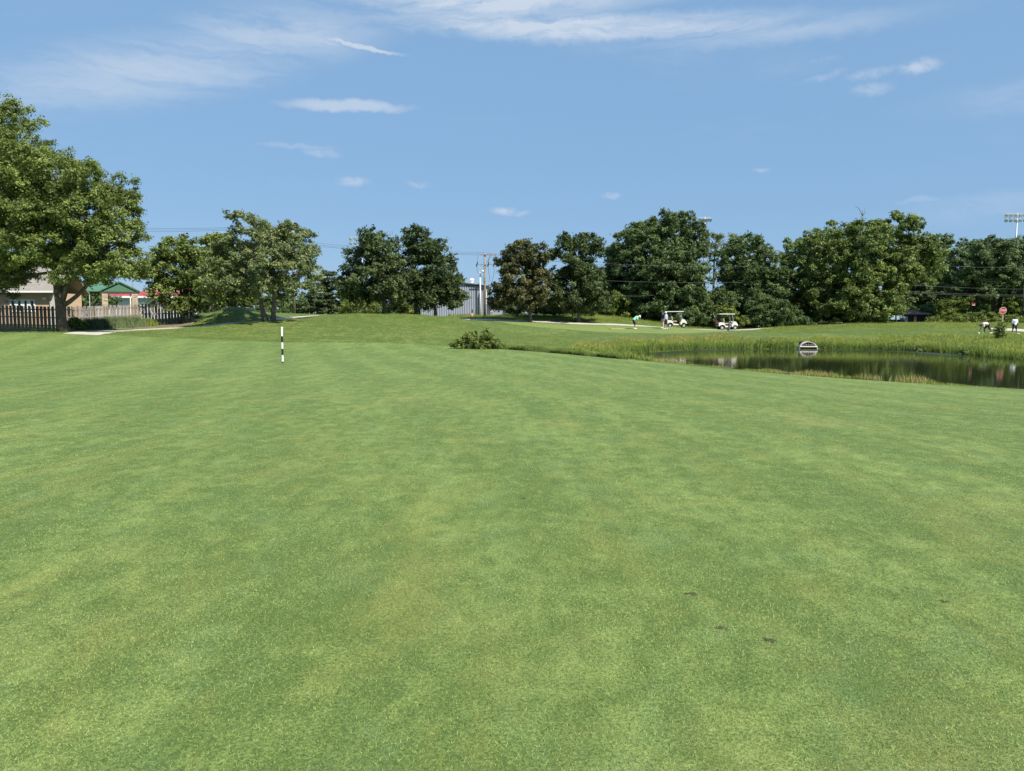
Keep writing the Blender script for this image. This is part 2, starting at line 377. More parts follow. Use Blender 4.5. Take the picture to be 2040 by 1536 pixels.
M['white'] = mat('white_paint', (.80, .79, .75), .4, .05)
M['black'] = mat('black_plastic', (.012, .012, .013), .5, .2)
M['rubber'] = mat('rubber', (.018, .018, .019), .8, .2)
M['cream'] = mat('cream_body', (.78, .75, .62), .35, .04)
M['beige'] = mat('beige_vinyl', (.36, .30, .22), .6, .1)
M['steel'] = mat('steel', (.45, .46, .47), .4, .1, 6, .7)
M['galv'] = mat('galvanised_pole', (.42, .45, .48), .5, .1, 3, .3)
M['lampglass'] = mat('lamp_lens', (.85, .87, .9), .15, .03)
M['poleWood'] = mat('utility_wood', (.26, .22, .17), .9, .3, 3, 0, .6)
M['wire'] = mat('cable', (.035, .037, .04), .6, .1)
M['cablegrey'] = mat('grey_cable', (.16, .17, .18), .6, .1)
M['fence'] = mat('weathered_cedar', (.250, .212, .175), .9, .32, 9, 0, .6, .2, .28)
M['stucco'] = mat('tan_stucco', (.54, .37, .25), .9, .06, 2, 0, .3)
M['roofgrey'] = mat('grey_shingle', (.25, .225, .20), .9, .14, 2.5, 0, .5)
M['roofgreen'] = mat('green_metal_roof', (.075, .17, .10), .45, .08)
M['roofred'] = mat('red_metal_roof', (.36, .06, .06), .5, .1)
M['pale'] = mat('pale_blue_siding', (.50, .54, .58), .6, .05)
M['stone'] = mat('field_stone', (.42, .34, .25), .9, .35, 8, 0, .6)
M['glass'] = mat('dark_glass', (.015, .018, .022), .06, .1, 2, 0, 0, .6)
M['barn'] = mat('blue_grey_steel', (.31, .335, .39), .5, .06, 1, .1)
M['barndark'] = mat('dark_blue_steel', (.07, .085, .115), .5, .08, 1, .1)
M['concrete'] = mat('concrete', (.50, .47, .41), .9, .3, 5, 0, .4)
M['rust'] = mat('rusty_bar', (.20, .13, .10), .7, .3)
M['brownroof'] = mat('brown_shingle', (.19, .14, .12), .9, .15)
M['brownwall'] = mat('dark_brown_siding', (.06, .045, .04), .9, .15)
M['red'] = mat('sign_red', (.40, .028, .032), .45, .06)
M['yellow'] = mat('yellow_cloth', (.80, .66, .12), .7, .05)
M['maroon'] = mat('maroon_nylon', (.13, .015, .028), .6, .15)
M['navyb'] = mat('slate_nylon', (.075, .085, .12), .6, .2)
M['skin'] = mat('skin_light', (.44, .25, .17), .55, .06, 20)
M['skind'] = mat('skin_dark', (.09, .05, .033), .55, .06, 20)
M['mint'] = mat('mint_cloth', (.33, .72, .52), .8, .05, 12)
M['sky'] = mat('light_blue_cloth', (.36, .44, .58), .8, .06, 12)
M['navy'] = mat('navy_cloth', (.022, .03, .065), .8, .1, 12)
M['shorts'] = mat('black_cloth', (.014, .014, .018), .85, .1, 12)
M['khaki'] = mat('khaki_cloth', (.50, .44, .34), .8, .06, 12)
M['whitecloth'] = mat('white_cloth', (.78, .78, .80), .8, .04, 12)
M['pink'] = mat('pink_white_cloth', (.68, .52, .56), .8, .22, 26)
M['hair'] = mat('dark_hair', (.02, .015, .012), .7, .1)
M['flagred'] = mat('flag_red', (.62, .13, .12), .7, .05)
M['carblue'] = mat('car_paint', (.30, .40, .50), .3, .04)
M['orange'] = mat('faded_orange', (.70, .36, .24), .7, .06)

# ------------------------------------------------------------------ ground sheets
def lines(lo, hi, step, far):
    core = list(np.arange(lo, hi + 1e-6, step)); s = step; a = []; x = hi
    while x < far: s *= 1.35; x += s; a.append(x)
    s = step; b = []; x = lo
    while x > -far: s *= 1.35; x -= s; b.append(x)
    return np.array(b[::-1] + core + a)
gx = lines(-48, 66, .65, 4200); gy = lines(-4, 112, .65, 4200)
gy = gy[gy > -400]
X, Y = np.meshgrid(gx, gy); Z = Hn(X, Y)
nx, ny = len(gx), len(gy)
idx = np.arange(nx * ny).reshape(ny, nx)
Fq = np.stack([idx[:-1, :-1], idx[:-1, 1:], idx[1:, 1:], idx[1:, :-1]], -1).reshape(-1, 4)
g = link('ground', arr_mesh('ground', np.c_[X.ravel(), Y.ravel(), Z.ravel()], Fq, None, True), None, M['rough'])
tag(g, 'green rough grass covering mounds and banks around the fairway', 'ground', kind='structure')

# fairway: mown sheet reaching from behind the camera to its far cut edge
edge = [(-90, 18), (-62, 40), (-50, 46)] + [(xat(p, y), y) for p, y in [(0,50),(150,50.6),(300,50.4),(430,50.6),(560,51.6),(720,53),(860,54),(930,53.2),(1000,50.4),(1100,47),(1200,43.8),(1300,40.2),(1400,37.0),(1500,34.2),(1600,31.5),(1700,29.2),(1800,27.4),(1900,25.9),(2040,24)]] + [(22, 19), (30, 14.5), (45, 11), (70, 2), (70, -30), (0, -40), (-80, -30)]
ea = np.array([math.atan2(x, y) for x, y in edge]); er = np.array([math.hypot(x, y) for x, y in edge])
o_ = np.argsort(ea); ea, er = ea[o_], er[o_]
TH = np.concatenate([np.linspace(-math.pi, -.75, 50, endpoint=False), np.linspace(-.75, .75, 300, endpoint=False), np.linspace(.75, math.pi, 51)])
RT = np.interp(TH, np.r_[ea[-1] - 2 * math.pi, ea, ea[0] + 2 * math.pi], np.r_[er[-1], er, er[0]])
RT = RT + .05 * np.sin(TH * 180) * (np.abs(TH) < .75)
def fairway_r(th): return np.interp(th, TH, RT)
ks = np.linspace(0, 1, 100) ** 1.6
RR = .3 + ks[:, None] * (RT[None, :] - .3)
FX, FY = RR * np.sin(TH), RR * np.cos(TH)
FZ = Hn(FX, FY) + .046
FZ[-1] -= .05
nr, na = FX.shape; idx = np.arange(nr * na).reshape(nr, na)
Fq = np.stack([idx[:-1, :-1], idx[1:, :-1], idx[1:, 1:], idx[:-1, 1:]], -1).reshape(-1, 4)
fairway = link('fairway', arr_mesh('fairway', np.c_[FX.ravel(), FY.ravel(), FZ.ravel()], Fq, None, True), None, M['fairway'])
tag(fairway, 'closely mown pale green fairway running to the pond', 'fairway', kind='structure')

def patch(name, cx, cy, rx, ry, rot, off, m, label, cat, wob=.06):
    th = np.linspace(0, 2 * math.pi, 97)[:-1]; k = np.linspace(0, 1, 26)
    w = 1 + wob * np.sin(3 * th + 1) + wob * .6 * np.sin(5 * th)
    x = k[:, None] * rx * w * np.cos(th); y = k[:, None] * ry * w * np.sin(th)
    c, s = math.cos(rot), math.sin(rot); X, Y = cx + x * c - y * s, cy + x * s + y * c
    Z = Hn(X, Y) + off; Z[-1] -= off + .005
    n, a = X.shape; id_ = np.arange(n * a).reshape(n, a); nxt = np.roll(id_, -1, 1)
    Fq = np.stack([id_[:-1], id_[1:], nxt[1:], nxt[:-1]], -1).reshape(-1, 4)
    return tag(link(name, arr_mesh(name, np.c_[X.ravel(), Y.ravel(), Z.ravel()], Fq, None, True), None, m), label, cat, kind='structure')
patch('putting_green', 9.6, 79.6, 12.2, 5.0, R(-4), .035, M['green'], 'smooth pale putting green beyond the pond', 'putting green')
patch('planting_bed', -32.7, 61.6, 1.7, 8.6, R(-30), .03, M['soil'], 'dry brown bed between the fence and the cart path', 'planting bed', .1)

def strip(name, pts, w, off, m, label, cat):
    p = np.array(pts, float)
    for _ in range(2):
        q = np.empty((2 * len(p), p.shape[1])); q[0] = p[0]; q[-1] = p[-1]
        q[1:-1:2] = .75 * p[:-1] + .25 * p[1:]; q[2:-1:2] = .25 * p[:-1] + .75 * p[1:]; p = q
    d = np.r_[0, np.cumsum(np.hypot(*np.diff(p, axis=0).T))]; t = np.arange(0, d[-1], .4)
    x, y = np.interp(t, d, p[:, 0]), np.interp(t, d, p[:, 1]); dx, dy = np.gradient(x), np.gradient(y); l = np.hypot(dx, dy)
    nx_, ny_ = -dy / l, dx / l; k = np.linspace(-1, 1, 9)
    jit = 1 + .05 * np.sin(t * 1.7) + .04 * np.sin(t * 4.1)
    X = x[:, None] + nx_[:, None] * k * w / 2 * jit[:, None]; Y = y[:, None] + ny_[:, None] * k * w / 2 * jit[:, None]
    Z = Hn(X, Y) + off * (1 - np.abs(k) ** 6 * 1.3)
    n, a = X.shape; id_ = np.arange(n * a).reshape(n, a)
    Fq = np.stack([id_[:-1, :-1], id_[:-1, 1:], id_[1:, 1:], id_[1:, :-1]], -1).reshape(-1, 4)
    return tag(link(name, arr_mesh(name, np.c_[X.ravel(), Y.ravel(), Z.ravel()], Fq, None, True), None, m), label, cat, kind='structure')
strip('cart_path', [(xat(p, y), y) for p, y in [(110,47),(155,50.2),(195,53),(250,56.8),(330,62),(420,65.6),(480,66),(540,67),(600,71.5),(665,78.5),(760,84),(880,90.5),(1000,90),(1100,88.5),(1200,87),(1300,85.5),(1345,86.5),(1440,88.5),(1530,93)]],
      2.5, .03, M['path'], 'pale gravel cart path winding behind the mound', 'path')
strip('cart_path', [(xat(1975, 85), 85), (xat(2010, 84.2), 84.2), (xat(2060, 82), 82), (xat(2150, 78), 78), (70, 74)], 2.3, .06, M['path'], 'short pale path beside the stop sign', 'path')

# pond: flat water with its own murky colour and a band of ripples under the far bank
wx = np.arange(5, 70, .5); wy = np.arange(13, 68, .5)
X, Y = np.meshgrid(wx, wy); D = sdf(POND, X, Y)
id_ = np.arange(X.size).reshape(X.shape)
Fq = np.stack([id_[:-1, :-1], id_[:-1, 1:], id_[1:, 1:], id_[1:, :-1]], -1).reshape(-1, 4)
keep = (D.ravel()[Fq] < .6).any(1); Fq = Fq[keep]
farband = sstep(50, 58, Y + (X - 12) * .1) * sstep(.5, 1.1, -D) * (1 - sstep(2.2, 3.2, -D))
wm = bpy.data.materials.new('pond_water'); wm.use_nodes = True; nt = wm.node_tree; b = nt.nodes['Principled BSDF']
b.inputs['Base Color'].default_value = (.020, .028, .010, 1); b.inputs['IOR'].default_value = 1.33; b.inputs['Specular IOR Level'].default_value = .5
t = N(nt, 'ShaderNodeTexCoord'); at = N(nt, 'ShaderNodeAttribute'); at.attribute_name = 'tint'
L(nt, maprange(nt, at.outputs['Fac'], 0, 1, .035, .28, False), b.inputs['Roughness'])
bp = N(nt, 'ShaderNodeBump'); bp.inputs['Distance'].default_value = .03
L(nt, maprange(nt, at.outputs['Fac'], 0, 1, .045, 1.0, False), bp.inputs['Strength'])
L(nt, noise(nt, mapping(nt, t.outputs['Object'], scale=(1, 1.7, 1)), 2.6, 4, .6).outputs[0], bp.inputs['Height']); L(nt, bp.outputs[0], b.inputs['Normal'])
w = link('pond', arr_mesh('pond', np.c_[X.ravel(), Y.ravel(), np.full(X.size, WATER)], Fq, farband.ravel()), None, wm)
tag(w, 'still dark pond reflecting its grassy bank and the trees', 'pond', kind='structure')

# ------------------------------------------------------------------ blades of grass
def blades(name, pts, h, wdt, tint, m, label, cat, lean=.35, parent=None, seg2=False):
    n = len(pts); a = rng.uniform(0, 2 * math.pi, n); la = rng.uniform(0, 2 * math.pi, n)
    dx, dy = np.cos(a), np.sin(a); lx, ly = np.cos(la) * h * lean * rng.uniform(.3, 1.3, n), np.sin(la) * h * lean * rng.uniform(.3, 1.3, n)
    w2 = wdt / 2
    B0 = pts - np.c_[dx * w2, dy * w2, np.zeros(n)]; B1 = pts + np.c_[dx * w2, dy * w2, np.zeros(n)]
    T = pts + np.c_[lx, ly, h]
    if not seg2:
        V = np.stack([B0, B1, T], 1).reshape(-1, 3); Fc = np.arange(3 * n).reshape(n, 3); tt = np.repeat(tint, 3)
    else:
        mid = pts + np.c_[lx * .3, ly * .3, h * .6]
        M0 = mid - np.c_[dx * w2 * .8, dy * w2 * .8, np.zeros(n)]; M1 = mid + np.c_[dx * w2 * .8, dy * w2 * .8, np.zeros(n)]
        V = np.stack([B0, B1, M0, M1, T], 1).reshape(-1, 3); k = np.arange(n)[:, None] * 5
        Fc = np.concatenate([k + [0, 1, 2], k + [1, 3, 2], k + [2, 3, 4]], 0); tt = np.repeat(tint, 5)
    return tag(link(name, arr_mesh(name, V, Fc, np.clip(tt, 0, 1)), parent, m), label, cat, kind='stuff')
divots = [(1375,1192,.036,.030),(1437,1262,.034,.018),(1535,1287,.036,.022),(1880,1210,.022,.02),(1043,998,.018,.03)]
dpos = []
for (px, py, a, b_) in divots:
    d = ray(px, py); t_ = -1.62 / d.z; dpos.append((d.x * t_, d.y * t_, a, b_))
def turf_points():
    out = []
    n = 410000; half = .68
    u = np.linspace(1.9, 34, 4000); pdf = u * np.where(u < 4, 1, (4 / u) ** 2.15) * (1 - sstep(20, 34, u)); cdf = np.cumsum(pdf); cdf /= cdf[-1]
    r = np.interp(rng.uniform(0, 1, n), cdf, u); th = rng.uniform(-half, half, n)
    ok = r < fairway_r(th) - .3
    out.append(np.c_[r * np.sin(th), r * np.cos(th)][ok])
    p = np.concatenate(out)
    for (x, y, a, b_) in dpos:
        p = p[((p[:, 0] - x) / a) ** 2 + ((p[:, 1] - y) / b_) ** 2 > rng.uniform(0, .6, len(p))]
    return p
tp = turf_points(); n = len(tp)
def vnoise(x, y, s, seed):
    r = np.random.default_rng(seed); ph = r.uniform(0, 6.28, (6, 3)); z = 0
    for i in range(6):
        a = ph[i, 0]; f = s * (1 + i * .45); z = z + np.sin((x * math.cos(a) + y * math.sin(a)) * f + ph[i, 1] + 1.3 * np.sin((x * math.sin(a) - y * math.cos(a)) * f * .7 + ph[i, 2])) / (1 + i * .3)
    return z / 2.2
rr = np.hypot(tp[:, 0], tp[:, 1])
tint = .50 + .10 * vnoise(tp[:, 0], tp[:, 1], 1.6, 3) + .10 * vnoise(tp[:, 0], tp[:, 1], 5, 4) + rng.normal(0, .23, n)
blades('turf_blades', np.c_[tp, Hn(tp[:, 0], tp[:, 1]) + .044], rng.uniform(.005, .013, n), .0027 + rr * .00055, tint, M['blade'], 'short mown grass blades of the near fairway', 'grass', 1.3)
for (x, y, a, b_) in dpos:
    th = np.linspace(0, 2 * math.pi, 15)[:-1]; w_ = 1 + .26 * rng.normal(0, 1, 14)
    mb = MB(); c0 = mb.bm.verts.new((0, 0, .002)); ring = [mb.bm.verts.new((a * math.cos(q) * k, b_ * math.sin(q) * k, .001)) for q, k in zip(th, w_)]
    for i in range(14): mb.bm.faces.new((c0, ring[i], ring[(i + 1) % 14]))
    dv = mb.build('divot', M['thatch'], fairway); dv.location = (x, y, H(x, y) + .047); dv.rotation_euler = (0, 0, R(-20))

def scatter(poly, n):
    poly = np.array(poly); lo, hi = poly.min(0), poly.max(0); out = np.zeros((0, 2))
    while len(out) < n:
        q = rng.uniform(lo, hi, (n * 2, 2)); q = q[sdf(poly, q[:, 0], q[:, 1]) < 0]; out = np.concatenate([out, q])
    return out[:n]
# far bank: tall yellow-green grass from the waterline up to the mown edge
box = [(2, 44), (2, 60), (8, 69), (26, 75), (50, 74), (60, 50), (40, 40), (30, 43)]
q = scatter(box, 330000); d = sdf(POND, q[:, 0], q[:, 1])
wdt_ = 5.6 + 1.2 * np.sin(q[:, 0] * .45) + .8 * np.sin(q[:, 0] * 1.3 + 1)
leftend = sstep(0, 8, q[:, 0] - 1)
ok = (d > -.15) & (d < wdt_ * (.35 + .65 * leftend)) & ((q[:, 1] > 54) | (q[:, 0] > 26) | (d < 1.6)) & (fairway_r(np.arctan2(q[:, 0], q[:, 1])) < np.hypot(q[:, 0], q[:, 1]) - .25)
rr_ = np.hypot(q[:, 0], q[:, 1]); sx, sy = q[:, 0] * (1 + 3.5 / rr_), q[:, 1] * (1 + 3.5 / rr_)
ok &= ~((sdf(POND, sx, sy) < -.3) & (d > -.2) & (q[:, 1] < 60))
q, d = q[ok], d[ok]; print('bank blades', len(q))
n = len(q); k = np.clip(d / 5.5, 0, 1)
patchn = vnoise(q[:, 0], q[:, 1], .8, 9)
tuft = vnoise(q[:, 0], q[:, 1], 3.2, 17)
h = (.13 + .40 * np.exp(-(k / .30) ** 2)) * (1 + .32 * patchn + .36 * tuft) * rng.uniform(.5, 1.25, n)
zq = Hn(q[:, 0], q[:, 1])
cv = xat(1611, 65)
h = np.where((np.abs(q[:, 0] - cv) < .95) & (q[:, 1] < 67.2), .04, h)
low = rng.uniform(0, 1, n) < np.clip(.75 - 2.2 * k + .25 * patchn, .04, .9)
tint = .34 + .42 * k + .22 * patchn + .16 * tuft + rng.normal(0, .18, n)
pts = np.c_[q, zq - .02]
blades('reed_grass', pts[low], h[low] * 1.12, rng.uniform(.02, .042, low.sum()), tint[low] + .1, M['bankdark'], 'dark green reedy grass along the far waterline', 'grass', .35, None, True)
hi_ = ~low
blades('bank_grass', pts[hi_], h[hi_], rng.uniform(.022, .05, hi_.sum()), tint[hi_], M['bank'], 'yellow green tall grass covering the far pond bank', 'grass', .85, None, True)
pq = CX + F * q[:, 0] / q[:, 1]
st = rng.uniform(0, 1, n) < .03 + .12 * np.clip(patchn, 0, 1) * k + .30 * sstep(.45, .8, k) * (sstep(1120, 1220, pq) * (1 - sstep(1480, 1600, pq)))
blades('seed_heads', pts[st] + [0, 0, .12], h[st] * 1.0, rng.uniform(.012, .025, st.sum()), rng.uniform(.2, .8, st.sum()), M['straw'], 'straw coloured seed stalks among the far bank grass', 'grass', .3, None, True)
q = scatter([(31, 44), (33.5, 53), (34, 60), (31, 64), (36, 74), (56, 73), (60, 52), (44, 40)], 60000); d = sdf(POND, q[:, 0], q[:, 1])
pq = CX + F * q[:, 0] / q[:, 1]; ok = (d > .5) & (q[:, 1] < 73.2 - 1.4 * sstep(1880, 2040, pq) + .8 * np.sin(q[:, 0] * 1.1)) & (pq > 1690) & (pq < 2140); q = q[ok]; cl = vnoise(q[:, 0], q[:, 1], 1.1, 41); cl2 = vnoise(q[:, 0], q[:, 1], 3.4, 43)
hh_ = np.clip(.20 + .08 * cl + .09 * cl2, .05, .6) * rng.uniform(.5, 1.25, len(q))
blades('bank_meadow', np.c_[q, Hn(q[:, 0], q[:, 1]) - .02], hh_, rng.uniform(.03, .055, len(q)), .52 + .22 * cl + .18 * cl2 + rng.normal(0, .18, len(q)), M['bank'], 'rank yellow green grass on the bank below the right hand golfers', 'grass', .5)
# weedy ditch running from the bush to the pond along the fairway edge
th_ = np.interp(rng.uniform(0, 1, 18000), [0, 1], [math.atan((985 - CX) / F), math.atan((1250 - CX) / F)]); rd_ = fairway_r(th_) + .25 + np.abs(rng.normal(0, .9, len(th_)))
qx, qy = rd_ * np.sin(th_), rd_ * np.cos(th_); ok = sdf(POND, qx, qy) > -.1; qx, qy = qx[ok], qy[ok]; cl = vnoise(qx, qy, 1.5, 31)
hh_ = np.clip(.24 + .15 * cl, .06, .6) * rng.uniform(.5, 1.25, len(qx))
blades('ditch_weeds', np.c_[qx, qy, Hn(qx, qy) - .02], hh_, rng.uniform(.02, .045, len(qx)), .45 + .2 * cl + rng.normal(0, .18, len(qx)), M['ditch'], 'green weeds lining the ditch from the bush to the pond', 'weeds', .55, None, True)
# near shore: fringe of green and straw tufts along the fairway edge
sh = POND[(POND[:, 1] < 56) & (POND[:, 1] > 17) & (POND[:, 0] < 40) & (POND[:, 0] < 8 + (56 - POND[:, 1]) * 1.0)]
sh = sh[np.argsort(-sh[:, 1])]
cum = np.r_[0, np.cumsum(np.hypot(*np.diff(sh, axis=0).T))]
n = 34000; tpos = rng.uniform(0, cum[-1], n)
bx_, by_ = np.interp(tpos, cum, sh[:, 0]), np.interp(tpos, cum, sh[:, 1])
off = rng.normal(0, .42, n); bx_, by_ = bx_ - off * .75, by_ - off * .65
clump = vnoise(bx_, by_, 1.6, 12); clump2 = vnoise(bx_, by_, .55, 14)
th_ = np.arctan2(bx_, by_); rad_ = np.hypot(bx_, by_)
ok = (rad_ > fairway_r(th_) + .12) & (clump + .6 * clump2 > -.15)
bx_, by_, clump, clump2 = bx_[ok], by_[ok], clump[ok], clump2[ok]; n = len(bx_)
pxs = CX + F * bx_ / by_
hs = np.interp(pxs, [1150, 1230, 1330, 1450, 1550, 1690, 1720, 1840, 1880, 2100], [.16, .20, .09, .07, .12, .16, .28, .22, .08, .05])
h = np.clip(hs * (1 + .55 * clump + .3 * clump2), .04, .8) * rng.uniform(.4, 1.3, n); pts = np.c_[bx_, by_, Hn(bx_, by_) - .02]
pxs = CX + F * bx_ / by_
strawp = ((pxs > 1225) & (pxs < 1330)) | ((pxs > 1715) & (pxs < 1850)) | (clump2 > .75)
isst = rng.uniform(0, 1, n) < np.where(strawp, .68, .13)
blades('shore_straw', pts[isst], h[isst] * 1.1, rng.uniform(.010, .02, isst.sum()), rng.uniform(.1, 1, isst.sum()), M['straw'], 'dry straw coloured grass on the near pond shore', 'grass', .35, None, True)
g_ = ~isst
blades('shore_grass', pts[g_], h[g_], rng.uniform(.012, .024, g_.sum()), .55 + .25 * clump[g_] + rng.normal(0, .15, g_.sum()), M['bank'], 'green tufted grass fringing the near pond shore', 'grass', .45, None, True)
# longer blades over the rough
q = np.concatenate([scatter([(-50, 44), (-40, 58), (-28, 72), (-10, 76), (4, 66), (8, 60), (2, 52), (-10, 50), (-25, 47)], 62000), scatter([(-8, 92), (-8, 100), (25, 100), (28, 95), (12, 90)], 30000), scatter([(26, 76), (30, 92), (62, 96), (60, 72)], 40000)])
rd = np.hypot(q[:, 0], q[:, 1]); ok = (fairway_r(np.arctan2(q[:, 0], q[:, 1])) < rd - .1)
gr = ((q[:, 0] - 9.6) / 12.6) ** 2 + ((q[:, 1] - 79.6) / 5.4) ** 2 > 1
bed = sdf(np.array([(-40,53),(-36,60),(-30.5,72),(-28,72),(-29,64),(-31.5,57),(-33.5,50.5)]), q[:, 0], q[:, 1]) > 0
pathd = np.full(len(q), 99.)
for o in C.objects:
    if o.name.startswith('cart_path'):
        co = np.empty(len(o.data.vertices) * 3, np.float32); o.data.vertices.foreach_get('co', co); co = co.reshape(-1, 3)[4::9]
        for i in range(0, len(co), 1): pathd = np.minimum(pathd, np.hypot(q[:, 0] - co[i, 0], q[:, 1] - co[i, 1]))
ok &= gr & bed & (pathd > 1.25) & (sdf(POND, q[:, 0], q[:, 1]) > .2)
q = q[ok]; n = len(q); far_ = q[:, 1] > 85
h = np.where(far_, .22, .07) * rng.uniform(.5, 1.4, n)
tint = .45 + .25 * vnoise(q[:, 0], q[:, 1], .9, 21) + np.where(far_, .15, 0) + rng.normal(0, .15, n)
blades('rough_blades', np.c_[q, Hn(q[:, 0], q[:, 1]) - .005], h, .02, tint, M['bank'], 'longer grass blades standing in the mown rough', 'grass', .6)

# ------------------------------------------------------------------ trees and shrubs
def unit(v): return v / np.maximum(np.linalg.norm(v, axis=-1, keepdims=True), 1e-9)
def leaf_cloud(cen, outw, rc, nleaf, size, flat=.75):
    m = len(cen); n = m * nleaf
    ct = np.repeat(rng.normal(0, .13, m), nleaf); c = np.repeat(cen, nleaf, 0); ow = np.repeat(outw, nleaf, 0); r = np.repeat(rc, nleaf)
    off = rng.normal(0, .5, (n, 3)) * r[:, None] * np.array([1, 1, flat])
    p = c + off
    nr = unit(ow * .55 + np.array([.0, .0, .45]) + rng.normal(0, .62, (n, 3)))
    t = unit(np.cross(nr, rng.normal(0, 1, (n, 3)))); b = np.cross(nr, t)
    s = size * rng.uniform(.6, 1.35, n)[:, None]
    V = np.stack([p - t * s * .8 - b * s * .64, p - t * s * .8 + b * s * .64, p + t * s * 1.2], 1).reshape(-1, 3)
    tint = np.repeat(np.clip(.46 + ct + rng.normal(0, .15, n), 0, 1), 3)
    return V, np.arange(3 * n).reshape(n, 3), tint
TRI = 0
def foliage(name, lobes, parent, m, size, rc, nleaf, dens, inner=.22, flat=.75, rough=.28):
    """lobes: (centre, (rx, ry, rz)) in the parent's space"""
    global TRI
    cen, outw, ptint = [], [], []
    Cs = np.array([l[0] for l in lobes]); Rs = np.maximum(np.array([l[1] for l in lobes]) - rc * .38, rc * .6)
    for i, (c, r) in enumerate(zip(Cs, Rs)):
        area = 4 * math.pi * ((r[0] * r[1]) ** 1.6 + (r[0] * r[2]) ** 1.6 + (r[1] * r[2]) ** 1.6) ** (1 / 1.6) / 3 ** (1 / 1.6)
        k = max(5, int(area * dens * .48)); d = unit(rng.normal(0, 1, (k, 3)))
        f = rng.uniform(1 - rough, 1.10, k); ninn = int(k * inner); f[:ninn] = rng.uniform(.25, .75, ninn)
        p = c + d * r * f[:, None]
        ins = np.zeros(k, bool)
        for j in range(len(Cs)):
            if j != i: ins |= ((((p - Cs[j]) / Rs[j]) ** 2).sum(1) < .42)
        keep = ~ins | (rng.uniform(0, 1, k) < .15)
        p, d = p[keep], unit(d / r)[keep]; k = len(p)
        if not k: continue
        m_ = 5; pr = rc * rng.uniform(.75, 1.55, k)
        sd = unit(rng.normal(0, 1, (k, m_, 3)) + d[:, None] * .5 + np.array([0, 0, .35]))
        cen.append((p[:, None] + sd * pr[:, None, None] * np.array([1, 1, flat]) * rng.uniform(.45, 1, (k, m_, 1))).reshape(-1, 3))
        outw.append(unit(sd * .8 + d[:, None] * .35).reshape(-1, 3)); ptint.append(np.repeat(rng.normal(0, .12, k), m_))
    cen, outw, ptint = np.concatenate(cen), np.concatenate(outw), np.concatenate(ptint)
    nl = max(6, int(nleaf * .62)) if nleaf > 30 else max(6, int(nleaf * .5)); size *= .87 if nleaf > 30 else 1
    V, Fc, tt = leaf_cloud(cen, outw, rc * .62 * rng.uniform(.6, 1.3, len(cen)), nl, size, flat)
    tt = np.clip(tt + np.repeat(ptint, nl * 3), 0, 1)
    TRI += len(Fc)
    return link(name, arr_mesh(name, V, Fc, tt), parent, m)
def bez(a, b, bow, k=7):
    a, b = Vector(a), Vector(b); m_ = (a + b) / 2 + Vector(bow); return [a * (1 - t) ** 2 + m_ * 2 * t * (1 - t) + b * t * t for t in [i / (k - 1) for i in range(k)]]
def lobes3d(base, Y, lobes, depth=1.0, push=0.0):
    xs = [l[0] for l in lobes]; lx = min(l[0] - l[2] for l in lobes); hx = max(l[0] + l[2] for l in lobes)
    cx, hw = (lx + hx) / 2, max((hx - lx) / 2, 1); out = []
    for i, (px, py, rx, ry) in enumerate(lobes):
        c = P(px, py, Y); rX, rZ = rx * Y / F, ry * Y / F; u = (px - cx) / hw
        room = max(0, hw * Y / F * math.sqrt(max(.05, 1 - u * u)) - rX * .8) * depth
        rY = min(max(rX, rZ), (rX + rZ) * .6)
        offs = [0.0] if room < rX * .3 else [room * .62 * random.uniform(.75, 1.1), -room * .62 * random.uniform(.75, 1.1)]
        for o in offs:
            jit = 1.0 if len(offs) == 1 else random.uniform(.86, 1.0)
            out.append(((c.x - base.x, Y + o + push - base.y, c.z - base.z), (rX * jit, rY, rZ * jit)))
    return out
